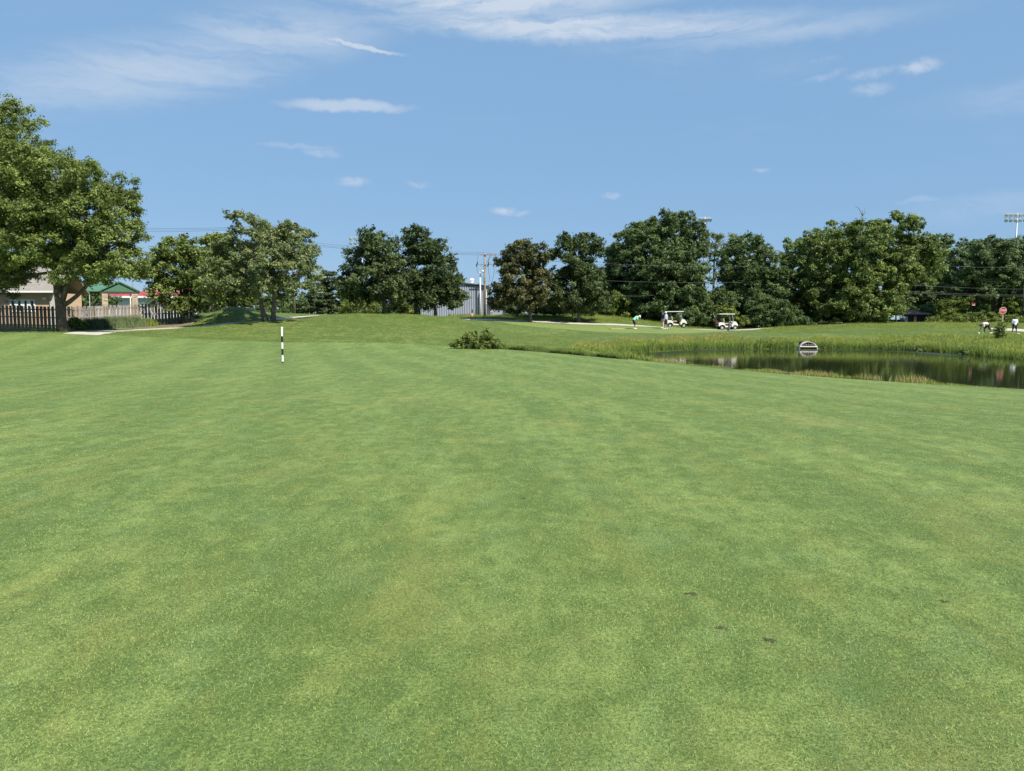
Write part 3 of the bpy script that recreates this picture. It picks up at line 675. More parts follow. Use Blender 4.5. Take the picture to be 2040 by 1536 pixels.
def tree(name, label, px, Y, lobes, leaf, size=.15, rc=.55, nleaf=46, dens=1.15, trunk=.3, bark='bark', forks=None, cat='tree', depth=.9, limbs=True, group=None, inner=.22, rough=.28, flat=.75):
    base = G(px, Y); t = thing(name, label, cat, base, 0, group)
    lb = lobes3d(base, Y, lobes, depth)
    mb = MB()
    top = max(c[2] for c, r in lb); lowz = min(c[2] - r[2] for c, r in lb)
    cxm = sum(c[0] for c, r in lb) / len(lb)
    stems = forks or [(0, .0, 1.0)]
    ends = []
    for (ox, lean, k) in stems:
        fz = max(lowz + .12 * (top - lowz), .35 * top if limbs else .1)
        p0 = Vector((ox, 0, -.15)); p1 = Vector((ox + lean * fz, random.uniform(-.1, .1), fz)); p2 = Vector((p1.x * .6 + cxm * .4 + lean * top * .3, 0, top * .92))
        pts = bez(p0, p1, (random.uniform(-.1, .1), 0, 0), 5) + bez(p1, p2, (lean * .5, random.uniform(-.4, .4), 0), 6)[1:]
        rads = [trunk * k * (1.35 if i == 0 else 1.08 - .09 * i) for i in range(len(pts))]
        mb.tube(pts, [max(r, .03) for r in rads], 9); ends.append((p1, pts, trunk * k))
    if limbs:
        for j, (c, r) in enumerate(lb):
            if j % 2 and len(lb) > 16: continue
            p1, pts, tk = min(ends, key=lambda e: abs(e[0].x - c[0]))
            zc = c[2] - .2 * r[2]; st = max(min(zc - .35 * math.hypot(c[0] - p1.x, c[1]) - .3, pts[-1].z), p1.z * .92)
            s = min(pts, key=lambda q: abs(q.z - st))
            b = Vector((c[0], c[1], c[2])); ln = (b - s).length
            mb.tube(bez(s, b, (0, 0, .12 * ln * random.uniform(-.6, 1)), 6), [max(.025, tk * k_) for k_ in (.42, .36, .29, .22, .15, .08)], 6)
            for _ in range(3):
                e = b + Vector([random.uniform(-.8, .8) * q for q in r]); m_ = s.lerp(b, random.uniform(.5, .85))
                mb.tube(bez(m_, e, (0, 0, .2), 4), [max(.015, tk * k_) for k_ in (.14, .1, .07, .04)], 5)
    mb.build('trunk', M[bark], t, True)
    foliage('crown', lb, t, M[leaf], size, rc, nleaf, dens, inner, flat, rough)
    return t

# the tall maples by the fence
tree('maple_tree', 'tallest maple overhanging the tan building and picket fence', -70, 55,
     [(5,275,62,66),(-60,235,80,80),(-150,300,90,100),(40,340,70,55),(-40,370,100,90),(-140,430,100,90),(-30,470,95,70),(15,520,50,36),(-70,560,80,45),(40,430,60,50)], 'maple', .098, .52, 78, 1.5, .40)
tree('maple_tree', 'broad maple with thick dark trunk beside the picket fence', 125, 52,
     [(80,320,48,50),(110,365,60,48),(160,370,50,45),(208,362,42,32),(232,398,24,26),(60,400,60,60),(135,430,75,50),(205,432,58,42),(240,462,26,22),(80,490,70,45),(150,500,70,45),(215,520,50,36),(256,535,26,18),(165,550,40,20),(222,540,34,16),(60,515,40,24),(228,480,24,18),(8,560,26,18)], 'maple', .095, .50, 80, 1.5, .31, forks=[(0, -.08, 1.0)])
bm_ = [o for o in C.objects if o.name.startswith('maple_tree')][-1]
mb = MB(); pl = lambda px, py: P(px, py, 52) - bm_.location
mb.tube([pl(128, 608), pl(140, 600), pl(155, 588), pl(172, 570), pl(195, 545), pl(215, 525)], [.17, .16, .14, .12, .09, .05], 8)
mb.tube([pl(124, 600), pl(133, 570), pl(145, 530), pl(160, 480), pl(165, 440)], [.20, .18, .15, .10, .05], 8)
mb.build('limb', M['bark'], bm_, True)
tree('maple_tree', 'small dark maple standing before the right end of the picket fence', 363, 68.5,
     [(345,492,40,30),(312,520,26,22),(392,505,28,32),(352,540,58,36),(312,556,26,18),(398,560,34,34),(345,585,48,26),(360,608,30,20),(415,590,20,22)], 'maple', .135, .5, 46, 1.25, .17)
tree('leaning_tree', 'grey green multi stemmed tree leaning over the cart path', 537, 63.5,
     [(506,468,36,34),(545,478,40,36),(588,492,34,34),(612,530,26,36),(545,530,70,44),(480,510,44,36),(452,545,36,34),(490,565,44,28),(560,572,52,26),(607,572,26,24),(440,582,24,22),(500,446,18,12),(585,462,16,14)], 'willow', .115, .46, 54, 1.35, .22, depth=1.4, forks=[(-.32, -.20, 1.0), (.30, .06, .9)], bark='barkgrey')  # crown made deeper than usual to throw more shade on the mound behind
tree('background_tree', 'yellowish tree rising behind the grey green leaning tree', 425, 86,
     [(430,500,34,26),(410,530,34,30),(450,530,40,34),(420,570,44,30),(465,575,44,30),(440,482,18,14)], 'shrub', .17, .6, 40, 1.0, .2)
tree('background_tree', 'dark pointed tree top peeping above the yellowish tree', 442, 96,
     [(442,480,16,16),(440,505,24,22),(445,540,30,30)], 'pine', .17, .5, 40, 1.2, .2)
# oaks on the mound
tree('oak_tree', 'dark oak with yellowish top standing on the mound', 765, 72,
     [(744,484,30,26),(722,512,28,30),(765,505,34,30),(702,545,22,22),(735,550,44,36),(775,550,36,40),(715,580,34,24),(760,588,40,24),(795,575,26,28),(690,560,14,16)], 'oak', .14, .5, 46, 1.3, .17, inner=.35)
tree('oak_tree', 'dark oak of the mound with pale bare trunk', 829, 76,
     [(828,474,32,24),(815,505,34,30),(845,505,30,28),(820,545,38,36),(815,580,34,24),(845,575,30,28)], 'oak', .145, .5, 46, 1.3, .17, bark='barkgrey', inner=.35)
tree('oak_tree', 'dark oak of the mound spreading toward the grey barn', 868, 75,
     [(868,500,28,26),(885,530,26,28),(860,545,34,34),(895,560,26,26),(872,585,36,24),(908,592,18,17),(845,598,24,16),(888,604,26,12)], 'oak', .145, .5, 46, 1.3, .16, inner=.35)
# conifers behind the mound
for px, Y, sp, lab in [(655, 92, [(655,545,14,8),(650,556,22,7),(660,567,26,7),(648,578,30,7),(660,590,32,7),(645,602,36,7),(662,613,34,7)], 'spreading conifer with layered boughs left of the oaks'),
                       (622, 90, [(622,590,20,8),(628,602,30,8),(618,614,30,8)], 'low dark conifer behind the wooden utility pole'),
                       (700, 96, [(700,560,20,10),(694,575,26,10),(702,590,28,10),(696,606,30,10)], 'shaded conifer half hidden behind the yellow topped oak')]:
    tree('conifer_tree', lab, px, Y, sp, 'pine', .14, .42, 40, 1.9, .16, flat=.4, rough=.4)
# trees right of the barn
tree('maple_tree', 'russet tinged tree right of the grey barn', 1056, 88,
     [(1040,505,32,24),(1010,525,28,26),(1070,520,24,32),(1040,550,44,34),(1000,580,28,28),(1075,570,28,34),(1040,590,48,24),(990,600,20,18)], 'russet', .16, .55, 44, 1.2, .2, bark='barkgrey', inner=.35)
tree('maple_tree', 'narrow two peaked tree beside the russet tinged tree', 1153, 90,
     [(1130,484,20,22),(1158,486,26,24),(1110,508,16,18),(1150,525,38,34),(1135,565,44,34),(1175,560,34,38),(1150,600,50,24),(1186,490,6,14),(1105,595,24,20),(1200,600,22,22)], 'oak', .16, .55, 44, 1.2, .2, bark='barkgrey', inner=.35)
tree('elm_tree', 'tall spreading tree with rounded top behind the putting green', 1310, 104,
     [(1312,452,34,26),(1275,468,32,26),(1352,448,30,22),(1385,462,22,22),(1240,492,30,24),(1215,510,20,18),(1300,495,56,34),(1370,492,36,32),(1260,530,48,34),(1340,535,56,36),(1300,570,60,34)], 'elm', .18, .62, 44, 1.05, .35, bark='barkgrey')
tree('background_tree', 'leafy tree filling the gap right of the two peaked tree', 1222, 106,
     [(1222,540,26,24),(1205,560,28,26),(1240,565,30,28),(1212,590,34,26),(1250,595,30,24)], 'elm', .165, .55, 44, 1.2, .2, inner=.35)
tree('elm_tree', 'dense dark tree directly behind the first golf cart', 1345, 99,
     [(1340,520,40,26),(1310,545,36,32),(1375,545,38,34),(1340,580,56,36),(1300,600,40,28),(1385,600,44,32),(1340,625,60,20)], 'elm', .165, .58, 44, 1.15, .25, inner=.35)
tree('sparse_tree', 'thin open crowned tree with visible branches behind the elms', 1420, 118,
     [(1412,478,14,12),(1440,478,18,12),(1425,500,24,16),(1400,505,14,14),(1455,495,14,12),(1430,530,30,20)], 'willow', .15, .6, 26, .55, .2, bark='barkgrey', inner=.05)
tree('elm_tree', 'dark tree with peaked crown behind the second golf cart', 1485, 101,
     [(1492,482,24,20),(1470,505,28,24),(1520,508,26,24),(1490,535,46,30),(1455,545,26,30),(1530,545,26,32),(1490,575,56,32),(1540,590,24,28),(1450,600,40,30),(1500,615,56,26)], 'elm', .165, .58, 44, 1.15, .25, inner=.35)
tree('background_tree', 'pale tree filling the gap left of the broad silver maple', 1565, 120,
     [(1560,515,16,12),(1575,540,24,22),(1555,560,24,24),(1575,590,30,28)], 'willow', .18, .6, 40, 1.0, .2)
tree('silver_maple_tree', 'broad silver maple with a bare dead branch at the top', 1692, 102,
     [(1632,470,28,22),(1600,492,28,24),(1668,462,22,18),(1700,462,22,16),(1760,454,38,24),(1735,475,26,20),(1795,480,22,20),(1825,492,26,22),(1840,520,26,34),(1585,520,22,22),(1640,505,44,30),(1700,500,44,30),(1770,505,40,28),(1815,545,32,30),(1620,545,40,30),(1690,545,54,34),(1760,550,44,34),(1605,580,34,28),(1670,590,50,34),(1730,590,44,34),(1640,612,44,26),(1700,622,50,20),(1750,612,30,24)], 'silver', .165, .55, 46, 1.2, .5, inner=.3, forks=[(-.3, -.16, .8), (.1, .02, 1), (.4, .22, .8)])
tree('locust_tree', 'feathery locust tree between the silver maple and the round locust', 1846, 126,
     [(1862,484,26,14),(1885,500,18,14),(1850,510,32,18),(1830,540,30,24),(1870,545,34,24),(1840,580,34,26),(1885,570,20,22)], 'locust', .16, .55, 44, 1.2, .3, forks=[(0, .12, 1)])
tree('locust_tree', 'round topped locust with dark forked trunk by the stop sign', 1984, 112,
     [(1950,490,26,16),(1925,508,24,18),(1985,492,30,16),(2015,490,26,18),(2045,500,30,22),(1960,520,44,26),(2010,522,46,26),(1920,545,30,26),(1970,555,44,26),(2035,555,40,30),(1900,565,16,14),(1940,580,26,18),(2060,580,30,24),(2010,575,30,18)], 'locust', .16, .55, 46, 1.25, .42, forks=[(-.15, -.12, .8), (.15, .10, .9)])
tree('background_tree', 'yellowish hanging foliage below the right side of the silver maple', 1785, 112,
     [(1780,560,16,24),(1788,590,20,24),(1782,614,24,16)], 'russet', .15, .5, 40, 1.3, .12)
tree('background_tree', 'dark background tree behind the small brown house', 1830, 138,
     [(1830,565,34,24),(1800,590,34,24),(1850,600,40,26),(1890,590,40,26),(1880,560,30,20)], 'elm', .19, .7, 40, 1.0, .25)
tree('background_tree', 'dark background tree behind the round topped locust', 1950, 142,
     [(1920,580,40,28),(1970,570,50,30),(2030,580,50,30),(2080,560,50,40),(1900,610,30,18),(1990,610,50,20)], 'elm', .19, .7, 40, 1.0, .25)
# dead branch of the silver maple
sm = [o for o in C.objects if o.name.startswith('silver_maple_tree')][0]
mb = MB(); pl = lambda px, py: P(px, py, 102) - sm.location
mb.tube([pl(1716, 480), pl(1715, 460), pl(1717, 440), pl(1718, 430)], [.09, .08, .06, .05], 6)
mb.tube([pl(1718, 430), pl(1714, 420), pl(1710, 414), pl(1704, 411)], [.05, .04, .03, .02], 5)
mb.tube([pl(1718, 430), pl(1719, 424), pl(1718, 418)], [.045, .035, .02], 5)
mb.tube([pl(1718, 430), pl(1722, 425), pl(1723, 419), pl(1722, 413)], [.045, .035, .025, .018], 5); mb.tube([pl(1722, 425), pl(1726, 424)], [.025, .015], 5)
mb.build('dead_branch', M['barkgrey'], sm, True)

def bush(name, label, px, Y, lobes, leaf='shrub', size=.1, rc=.3, nleaf=40, dens=2.6, group=None, cat='bush', stem='bark'):
    return tree(name, label, px, Y, lobes, leaf, size, rc, nleaf, dens, .05, stem, cat=cat, limbs=True, depth=.8, group=group, rough=.45)
bush('bush', 'leafy bush with ragged top at the fairway edge', 948, 50.5,
     [(925,677,15,12),(942,671,13,13),(972,667,12,12),(955,682,19,12),(912,686,12,9),(986,684,11,10),(933,689,22,9),(968,690,22,9),(1000,692,9,6)], 'shrub', .075, .19, 46, 7.5)
bush('bush', 'sapling growing from the pond bank before the stop sign', 1990, 68, [(1992,654,9,10),(1987,664,10,10),(1998,665,10,10),(1992,676,14,12)], 'shrub', .07, .22, 22, 3.4)
bush('bush', 'dark shrub at the base of the first background elm', 1385, 96, [(1370,632,26,20),(1400,625,26,24),(1420,640,24,14)], 'elm', .13, .45, 42, 1.7)
bush('bush', 'bright green bush right behind the second golf cart roof', 1450, 95, [(1440,618,18,13),(1452,628,20,16),(1478,640,12,12)], 'shrub', .11, .38, 42, 2.2)
bush('bush', 'large leafy thicket right of the second golf cart', 1540, 97, [(1510,625,34,24),(1550,620,34,26),(1580,632,26,20),(1530,642,44,12),(1600,642,18,10),(1500,600,24,24)], 'elm', .13, .45, 42, 1.8)
bush('bush', 'dark shrub under the right flank of the dark peaked tree', 1430, 97, [(1425,615,28,26),(1445,600,24,24),(1410,640,20,12)], 'elm', .13, .45, 42, 1.7)
bush('bush', 'olive shrub beneath the narrow two peaked tree', 1215, 100, [(1205,610,22,18),(1230,600,22,22),(1255,612,26,18),(1240,626,30,12)], 'shrub', .13, .45, 42, 1.7)
bush('bush', 'olive shrub on the berm behind the putting golfer', 1280, 100, [(1275,610,26,22),(1300,622,24,18),(1325,630,22,14),(1260,585,22,24)], 'elm', .13, .45, 42, 1.7)
bush('bush', 'yellow green bush between the trunks right of the barn', 1132, 97, [(1128,612,20,14),(1110,618,16,12),(1170,618,18,12)], 'shrub', .12, .4, 42, 2.0)
bush('bush', 'dark low shrub under the russet tinged tree', 1030, 97, [(1020,612,24,16),(1060,610,24,18),(1090,612,20,18)], 'oak', .13, .4, 42, 2.0)
bush('bush', 'light green shrub between the oak trunks on the mound', 798, 82, [(795,606,18,12),(780,614,14,10),(812,612,12,12)], 'shrub', .11, .36, 42, 2.2)
bush('bush', 'olive shrub left of the yellow topped oak trunk', 705, 84, [(700,602,22,14),(725,604,18,14),(690,614,20,10),(740,610,16,12)], 'shrub', .11, .36, 42, 2.0)
bush('bush', 'dark shrub behind the leaning tree trunks', 600, 90, [(560,600,26,14),(585,612,24,12),(610,604,18,12)], 'elm', .12, .4, 42, 1.8)
bush('bush', 'dark hedge behind the shaded mound', 470, 94, [(440,600,30,14),(480,596,32,18),(520,600,30,16),(410,606,20,12)], 'elm', .13, .42, 42, 1.6)
bush('bush', 'reedy shrub at the right end of the picket fence', 395, 74, [(393,628,9,15),(402,632,8,12)], 'ornament', .09, .26, 40, 4)
for i, (px, top, w_) in enumerate([(1864,634,20),(1890,629,26),(1925,624,28),(1962,624,26),(2005,628,26),(2045,630,26)]):
    lab = ['tall weeds beside the small brown house', 'tall weeds right of the small brown house', 'tall weeds below the small red flag', 'tall weeds below the round locust trunk', 'tall weeds behind the stop sign post', 'tall weeds behind the man in the white shirt'][i]
    bush('weed_clump', lab, px, 98 + i * .7, [(px - w_ * .5, top + 13, w_ * .7, 13), (px + w_ * .4, top + 11, w_ * .7, 14), (px, top + 20, w_ * 1.1, 9)], 'shrub', .10, .34, 42, 2.8, cat='weeds')
for i, (px, Y, py, r_) in enumerate([(1520, 65.8, 687, 9), (1570, 66, 689, 8), (1646, 65.6, 687, 9), (1790, 63.6, 690, 17), (1845, 60.2, 697, 15), (1935, 54.4, 700, 15)]):
    lab = ['broad leaved plant at the waterline left of the culvert', 'small broad leaved plant next to the culvert mouth', 'broad leaved plant right of the culvert', 'broad leaved plant well right of the culvert at the waterline', 'broad leaved plant on the water edge before the bare bank hollow',
           'largest broad leaved plant at the water edge below the stop sign'][i]
    bush('waterside_plant', lab, px, Y, [(px, py, r_, r_ * .55), (px - r_ * .6, py + 3, r_ * .6, r_ * .4), (px + r_ * .6, py + 3, r_ * .6, r_ * .4)], 'silver', .12, .26, 30, 4, cat='plant')
# ornamental bed along the fence: separate grassy clumps
for i, (px, Y, h_, kind, lab) in enumerate([(152, 57.5, 1.0, 'shrub', 'dark leafy shrub beside the big maple trunk'), (178, 59, .95, 'ornament', 'blue green grass clump next to the dark leafy shrub'), (200, 60, 1.0, 'ornament', 'blue green grass clump in the middle of the fence bed'), (222, 61.2, 1.1, 'ornament', 'tall blue green grass clump below the stone columns'), (246, 62.4, 1.1, 'ornament', 'broad blue green grass clump against the sunlit fence'), (268, 64, 1.05, 'ornament', 'blue green grass clump next to the yellow green one'), (290, 65.6, .8, 'bank', 'low yellow green grass clump at the end of the fence bed')]):
    b0 = G(px, Y)
    if kind == 'shrub':
        bush('bush', lab, px, Y, [(148,646,10,9),(160,648,9,8),(153,640,8,7)], 'shrub', .08, .25, 40, 5); continue
    n = 2400; a = rng.uniform(0, 6.283, n); rr_ = np.abs(rng.normal(0, .42, n)); x, y = rr_ * np.cos(a) * 1.1, rr_ * np.sin(a) * .8
    t = thing('ornamental_grass', lab, 'grass clump', b0, 0, None)
    z = Hn(b0.x + x, b0.y + y) - b0.z
    o = blades('leaves', np.c_[x, y, z - .03], h_ * rng.uniform(.5, 1.1, n) * (1 - .3 * rr_), rng.uniform(.02, .035, n), rng.normal(.55, .2, n), M[kind], None, None, .55, t, True)

bush('bush', 'dark hedge seen between the pavilion columns', 190, 104, [(150,588,26,18),(180,586,26,18),(205,590,22,16),(165,600,40,14),(195,602,34,12)], 'elm', .14, .42, 42, 1.6)
bush('bush', 'olive background shrub right of the small brown hut', 1895, 110, [(1885,612,20,14),(1905,606,18,16),(1890,626,26,12)], 'shrub', .12, .4, 42, 1.8)
bush('bush', 'dark background shrub behind the small red flag', 1940, 112, [(1930,610,22,16),(1952,606,18,18),(1940,626,26,12)], 'elm', .12, .4, 42, 1.8)
bush('bush', 'leafy background shrub right of the forked locust trunk', 2025, 110, [(2010,608,20,18),(2035,600,22,22),(2025,624,30,14),(2060,612,24,18)], 'shrub', .12, .4, 42, 1.8)
# wood beyond everything, too far to count
n = 300; px = rng.uniform(-260, 2320, n); Yf = rng.uniform(185, 235, n)
topy = 596 + 8 * np.sin(px * .013) + 6 * np.sin(px * .041 + 1); lobes_ = []
for a, b_, c in zip(px, Yf, topy):
    r_ = random.uniform(2.2, 3.8); p = P(a, c, b_)
    for k in range(3):
        z = p.z - r_ - k * 2.6
        if z > 1: lobes_.append(((p.x, p.y, z), (r_, r_ * .8, r_)))
o = foliage('far_woods', lobes_, None, M['farwood'], .46, 1.0, 12, .14, .1)
tag(o, 'distant belt of trees closing the horizon', 'woods', kind='stuff')
# dense understorey under the right hand trees
lobes_ = []
for k in range(130):
    px_ = random.uniform(1175, 2120); Y_ = random.uniform(122, 132) if px_ > 1570 else random.uniform(108, 114); py_ = random.uniform(565, 632); p = P(px_, py_, Y_)
    lobes_.append(((p.x, p.y, p.z), (2.4, 1.8, 2.0)))
for k in range(30):
    px_ = random.uniform(560, 860); Y_ = random.uniform(104, 110); py_ = random.uniform(595, 625); p = P(px_, py_, Y_); lobes_.append(((p.x, p.y, p.z), (1.8, 1.2, 1.3)))
for k in range(64):
    px_ = 1180 + k * 15; Y_ = random.uniform(124, 132) if px_ > 1570 else random.uniform(109, 114); p = P(px_, random.uniform(626, 640), Y_); lobes_.append(((p.x, p.y, p.z), (1.7, 1.2, 1.5)))
o = foliage('thicket', lobes_, None, M['elm'], .22, .7, 30, .42, .1)
tag(o, 'dense dark thicket massed behind the trees', 'thicket', kind='stuff')
print('leaf tris', TRI)

# ------------------------------------------------------------------ yardage pole
b0 = G(561, 33); t = thing('yardage_pole', 'black and white striped yardage pole standing on the fairway', 'pole', b0)
zs = [0, .10, .385, .665, .945, 1.215, 1.62]
for i, (a, c) in enumerate(zip(zs, zs[1:])):
    mb = MB()
    if i == 5: mb.lathe([(.042, a + .001), (.042, c - .06), (.048, c - .058), (.048, c - .006), (.042, c)], seg=14)
    else: mb.lathe([(.042, a + .001 if a else -.15), (.042, c - .001)], seg=14)
    mb.build('band', M['black' if i % 2 == 0 else 'white'], t, False)

# ------------------------------------------------------------------ picket fence
ft = thing('picket_fence', 'weathered grey wooden shadowbox fence behind the big maple', 'fence', G(120, 60.6))
fo = ft.location
segs = [(G(-60, 61.4), G(118, 60.6)), (G(118, 60.6), G(386, 71.8))]
mb = MB(); mb.prism([(-.062, 0), (.062, 0), (.062, 1.74), (.028, 1.80), (-.028, 1.80), (-.062, 1.74)], -.01, .01)
po = mb.build('picket', M['fence'], ft); pme = po.data; first = True
for (a, b_) in segs:
    d = Vector((b_.x - a.x, b_.y - a.y, 0)); ln = d.length; d.normalize(); nr = Vector((d.y, -d.x, 0)); rz = math.atan2(d.y, d.x); k = int(ln / .165)
    for i in range(k):
        p = a + d * (i * .165 + .08); side = .04 if i % 2 == 0 else -.04
        o = po if first else bpy.data.objects.new('picket', pme)
        if not first: C.objects.link(o); o.parent = ft
        first = False
        w_ = p + nr * side; o.location = Vector((w_.x, w_.y, H(p.x, p.y) + .06 + random.uniform(-.025, .02))) - fo
        o.rotation_euler = (0, random.uniform(-.012, .012), rz); o.scale = (random.uniform(1.04, 1.2), 1, random.uniform(.985, 1.01))
    m_ = int(ln / 2.4)
    for i in range(m_ + 1):
        p = a + d * min(ln * i / m_, ln); w_ = p - fo; zg = H(p.x, p.y) - fo.z
        MB().box((w_.x, w_.y, zg + .87), (.055, .055, 1.74), Matrix.Rotation(rz, 3, 'Z')).build('post', M['fence'], ft)
    for hz in (.32, .95, 1.58):
        mb = MB()
        pts = [a + d * (ln * q / 12) for q in range(13)]
        for p, q in zip(pts, pts[1:]):
            c0 = Vector((p.x, p.y, H(p.x, p.y) + hz)) - fo; c1 = Vector((q.x, q.y, H(q.x, q.y) + hz)) - fo
            mid = (c0 + c1) / 2; mb.box(mid, ((c1 - c0).length, .035, .085), (c1 - c0).to_track_quat('X', 'Z').to_matrix())
        mb.build('rail', M['fence'], ft)

# ------------------------------------------------------------------ buildings
def Z_(py, Y): return P(1020, py, Y).z
# tan building
Yb = 68.0; x0, x1 = xat(-110, Yb), xat(107, Yb); gz = H(xat(60, Yb), Yb) - .3; ez = Z_(583, Yb)
t = thing('tan_building', 'tan stucco building with grey roof behind the picket fence', 'building', (x1, Yb, gz)); o0 = t.location
mb = MB(); wz0, wz1 = 1.5, Z_(596.5, Yb) - gz; wx0, wx1 = xat(22, Yb) - x1, xat(72, Yb) - x1; lx = x0 - x1; ht = ez - gz
for (a, b_, c, d_) in [(lx, wx0, 0, ht), (wx1, 0, 0, ht), (wx0, wx1, 0, wz0), (wx0, wx1, wz1, ht)]:
    mb.box(((a + b_) / 2, .15, (c + d_) / 2), (b_ - a, .3, d_ - c))
mb.box((-.15, 2.3, ht / 2), (.3, 3.99, ht)); mb.box((lx + .15, 2.3, ht / 2), (.3, 3.99, ht)); mb.box((lx / 2, 4.44, ht / 2), (-lx, .28, ht))
mb.build('wall', M['stucco'], t)
mb = MB(); ov = .62; rz_ = 2.3
a = [(lx - .6, -ov, ht - .02), (.45, -ov, ht - .02), (.45, 2.3, ht + rz_), (lx - .6, 2.3, ht + rz_), (lx - .6, 5.2, ht - .02), (.45, 5.2, ht - .02)]
v = [mb.bm.verts.new(q) for q in a] + [mb.bm.verts.new((q[0], q[1], q[2] + .16)) for q in a]
for f in [(0,1,2,3),(3,2,5,4),(6,9,8,7),(9,10,11,8),(0,6,7,1),(1,7,8,2),(2,8,11,5),(5,11,10,4),(4,10,9,3),(3,9,6,0)]: mb.bm.faces.new([v[i] for i in f])
rf = mb.build('roof', M['roofgrey'], t)
MB().box(((lx - .15) / 2, -ov - .035, ht + .06), (-lx + 1.05, .05, .16)).build('fascia', M['white'], rf)
mb = MB(); mb.prism([(.0 - .3, ht), (-.3, ht), (0, ht)], 0, .1) if False else mb.box((.05, -.02, ht / 2 - .1), (.42, .34, ht - .25)); mb.build('corner_pier', M['concrete'], t)
pw = (wx1 - wx0) / 4
fr = MB()
fr.box(((wx0 + wx1) / 2, .02, wz1 - .05), (wx1 - wx0, .16, .1)).box(((wx0 + wx1) / 2, .02, wz0 + .05), (wx1 - wx0, .16, .1))
for i in range(5): fr.box((wx0 + i * pw + (.06 if i == 0 else -.06 if i == 4 else 0), .022, (wz0 + wz1) / 2), (.12 if i in (0, 4) else .30, .15, wz1 - wz0 - .2))
wn = fr.build('window', M['white'], t)
for i in range(4):
    l_ = wx0 + i * pw + (.12 if i == 0 else .15); r_ = wx0 + (i + 1) * pw - (.12 if i == 3 else .15)
    MB().box(((l_ + r_) / 2, .10, (wz0 + wz1) / 2), (r_ - l_, .02, wz1 - wz0 - .2)).build('pane', M['glass'], wn)
mb = MB(); mb.box((-.65, -.10, ht - .52), (.30, .20, .18), bevel=.03); mb.build('wall_lamp', M['white'], t)
# pavilion
Yp = 88.0; px0, pxl, pxr = xat(150, Yp), xat(205, Yp), xat(277, Yp); pz = H(pxl, Yp) - .2; pe = Z_(581, Yp) - pz; pa = Z_(562, Yp) - pz
t = thing('pavilion', 'open pavilion with green metal roof and stone columns behind the fence', 'pavilion', (pxl, Yp, pz), R(27)); gw = (pxr - pxl) * .893
mb = MB(); c = gw / 2
v = [(-.25, -.5, pe), (gw + .25, -.5, pe), (c, -.5, pa), (-.25, 4, pe), (gw + .25, 4, pe), (c, 4, pa)]
def slab(mb, a, b_, c_, d_, th=.12):
    a, b_, c_, d_ = map(Vector, (a, b_, c_, d_)); nn = (b_ - a).cross(d_ - a).normalized() * th
    vs = [mb.bm.verts.new(q) for q in (a, b_, c_, d_)] + [mb.bm.verts.new(q + nn) for q in (a, b_, c_, d_)]
    for f in [(0,1,2,3),(7,6,5,4),(0,4,5,1),(1,5,6,2),(2,6,7,3),(3,7,4,0)]: mb.bm.faces.new([vs[i] for i in f])
slab(mb, v[0], v[2], v[5], v[3]); slab(mb, v[2], v[1], v[4], v[5])
lx_ = px0 - pxl - 1.5
slab(mb, (lx_, 1.2, pe), (c, 1.2, pe), (c, 4.2, pa + .05), (lx_, 4.2, pa + .05)); slab(mb, (lx_, 7.2, pe), (lx_, 4.2, pa + .05), (c, 4.2, pa + .05), (c, 7.2, pe))
rf = mb.build('roof', M['roofgreen'], t)
mb = MB(); mb.prism([(0, pe + .02), (gw, pe + .02), (c, pa - .12)], -.30, -.22)
for i in range(1, 18):
    x = gw * i / 18; hz = pe + (pa - pe) * (1 - abs(x - c) / c) - .2
    if hz > pe + .1: mb.box((x, -.315, (pe + .03 + hz) / 2), (.035, .03, hz - pe - .03))
mb.build('gable_panel', M['roofgreen'], rf)
MB().box((gw / 2, -.26, pe - .10), (gw + .2, .22, .22)).box(((lx_ + 0) / 2 - .15, 1.5, pe - .10), (-lx_ - .4, .2, .2)).build('beam', M['brownwall'], t)
for cx_ in (.32, gw - .32):
    mb = MB(); z = 0
    while z < pe - .22:
        hz = random.uniform(.14, .26); hz = min(hz, pe - .215 - z)
        if hz < .03: break
        sp_ = random.uniform(.35, .65)
        for a, b_ in ((-.31, -.31 + .62 * sp_), (-.31 + .62 * sp_, .31)):
            mb.box((cx_ + (a + b_) / 2, -.1 + random.uniform(-.03, .03), z + hz / 2), (b_ - a - .015, .6 + random.uniform(-.05, .05), hz - .015))
        z += hz
    mb.box((cx_, -.1, (pe - .24) / 2), (.54, .48, pe - .24)); mb.build('column', M['stone'], t)
MB().box((gw - .78, .0, (pe - .24) / 2), (.14, .14, pe - .24)).build('post', M['cream'], t)
for xx in (lx_ + .4,): MB().box((xx, 1.5, (pe - .24) / 2), (.9, .5, pe - .24)).build('column', M['brownwall'], t)
MB().box((-1.3, 1.5, (pe - .22) / 2), (.08, .08, pe - .22)).build('post', M['galv'], t)
# red-roofed building
Yr = 118; rx0, rx1 = xat(190, Yr), xat(350, Yr); gz = H(rx0, Yr) - .2
t = thing('red_roof_building', 'long pale building with red metal roof beyond the pavilion', 'building', (rx0, Yr, gz)); w_ = rx1 - rx0
e1 = Z_(592, Yr) - gz; e2 = Z_(582, Yr + 3) - gz; e3 = Z_(573, Yr + 8) - gz
MB().box((w_ / 2, 4.2, e1 / 2), (w_, 8, e1)).build('wall', M['pale'], t)
mb = MB(); slab(mb, (-.4, -.5, e1), (w_ + .4, -.5, e1), (w_ + .4, 2.6, e2), (-.4, 2.6, e2)); rf = mb.build('roof', M['roofred'], t)
MB().box((w_ / 2, -.56, e1 + .02), (w_ + .8, .06, .3)).build('fascia', M['white'], rf)
mb = MB()
for i in range(1, 12): mb.tube([(w_ * i / 12, -.5, e1 + .16), (w_ * i / 12, 2.6, e2 + .16)], .035, 5)
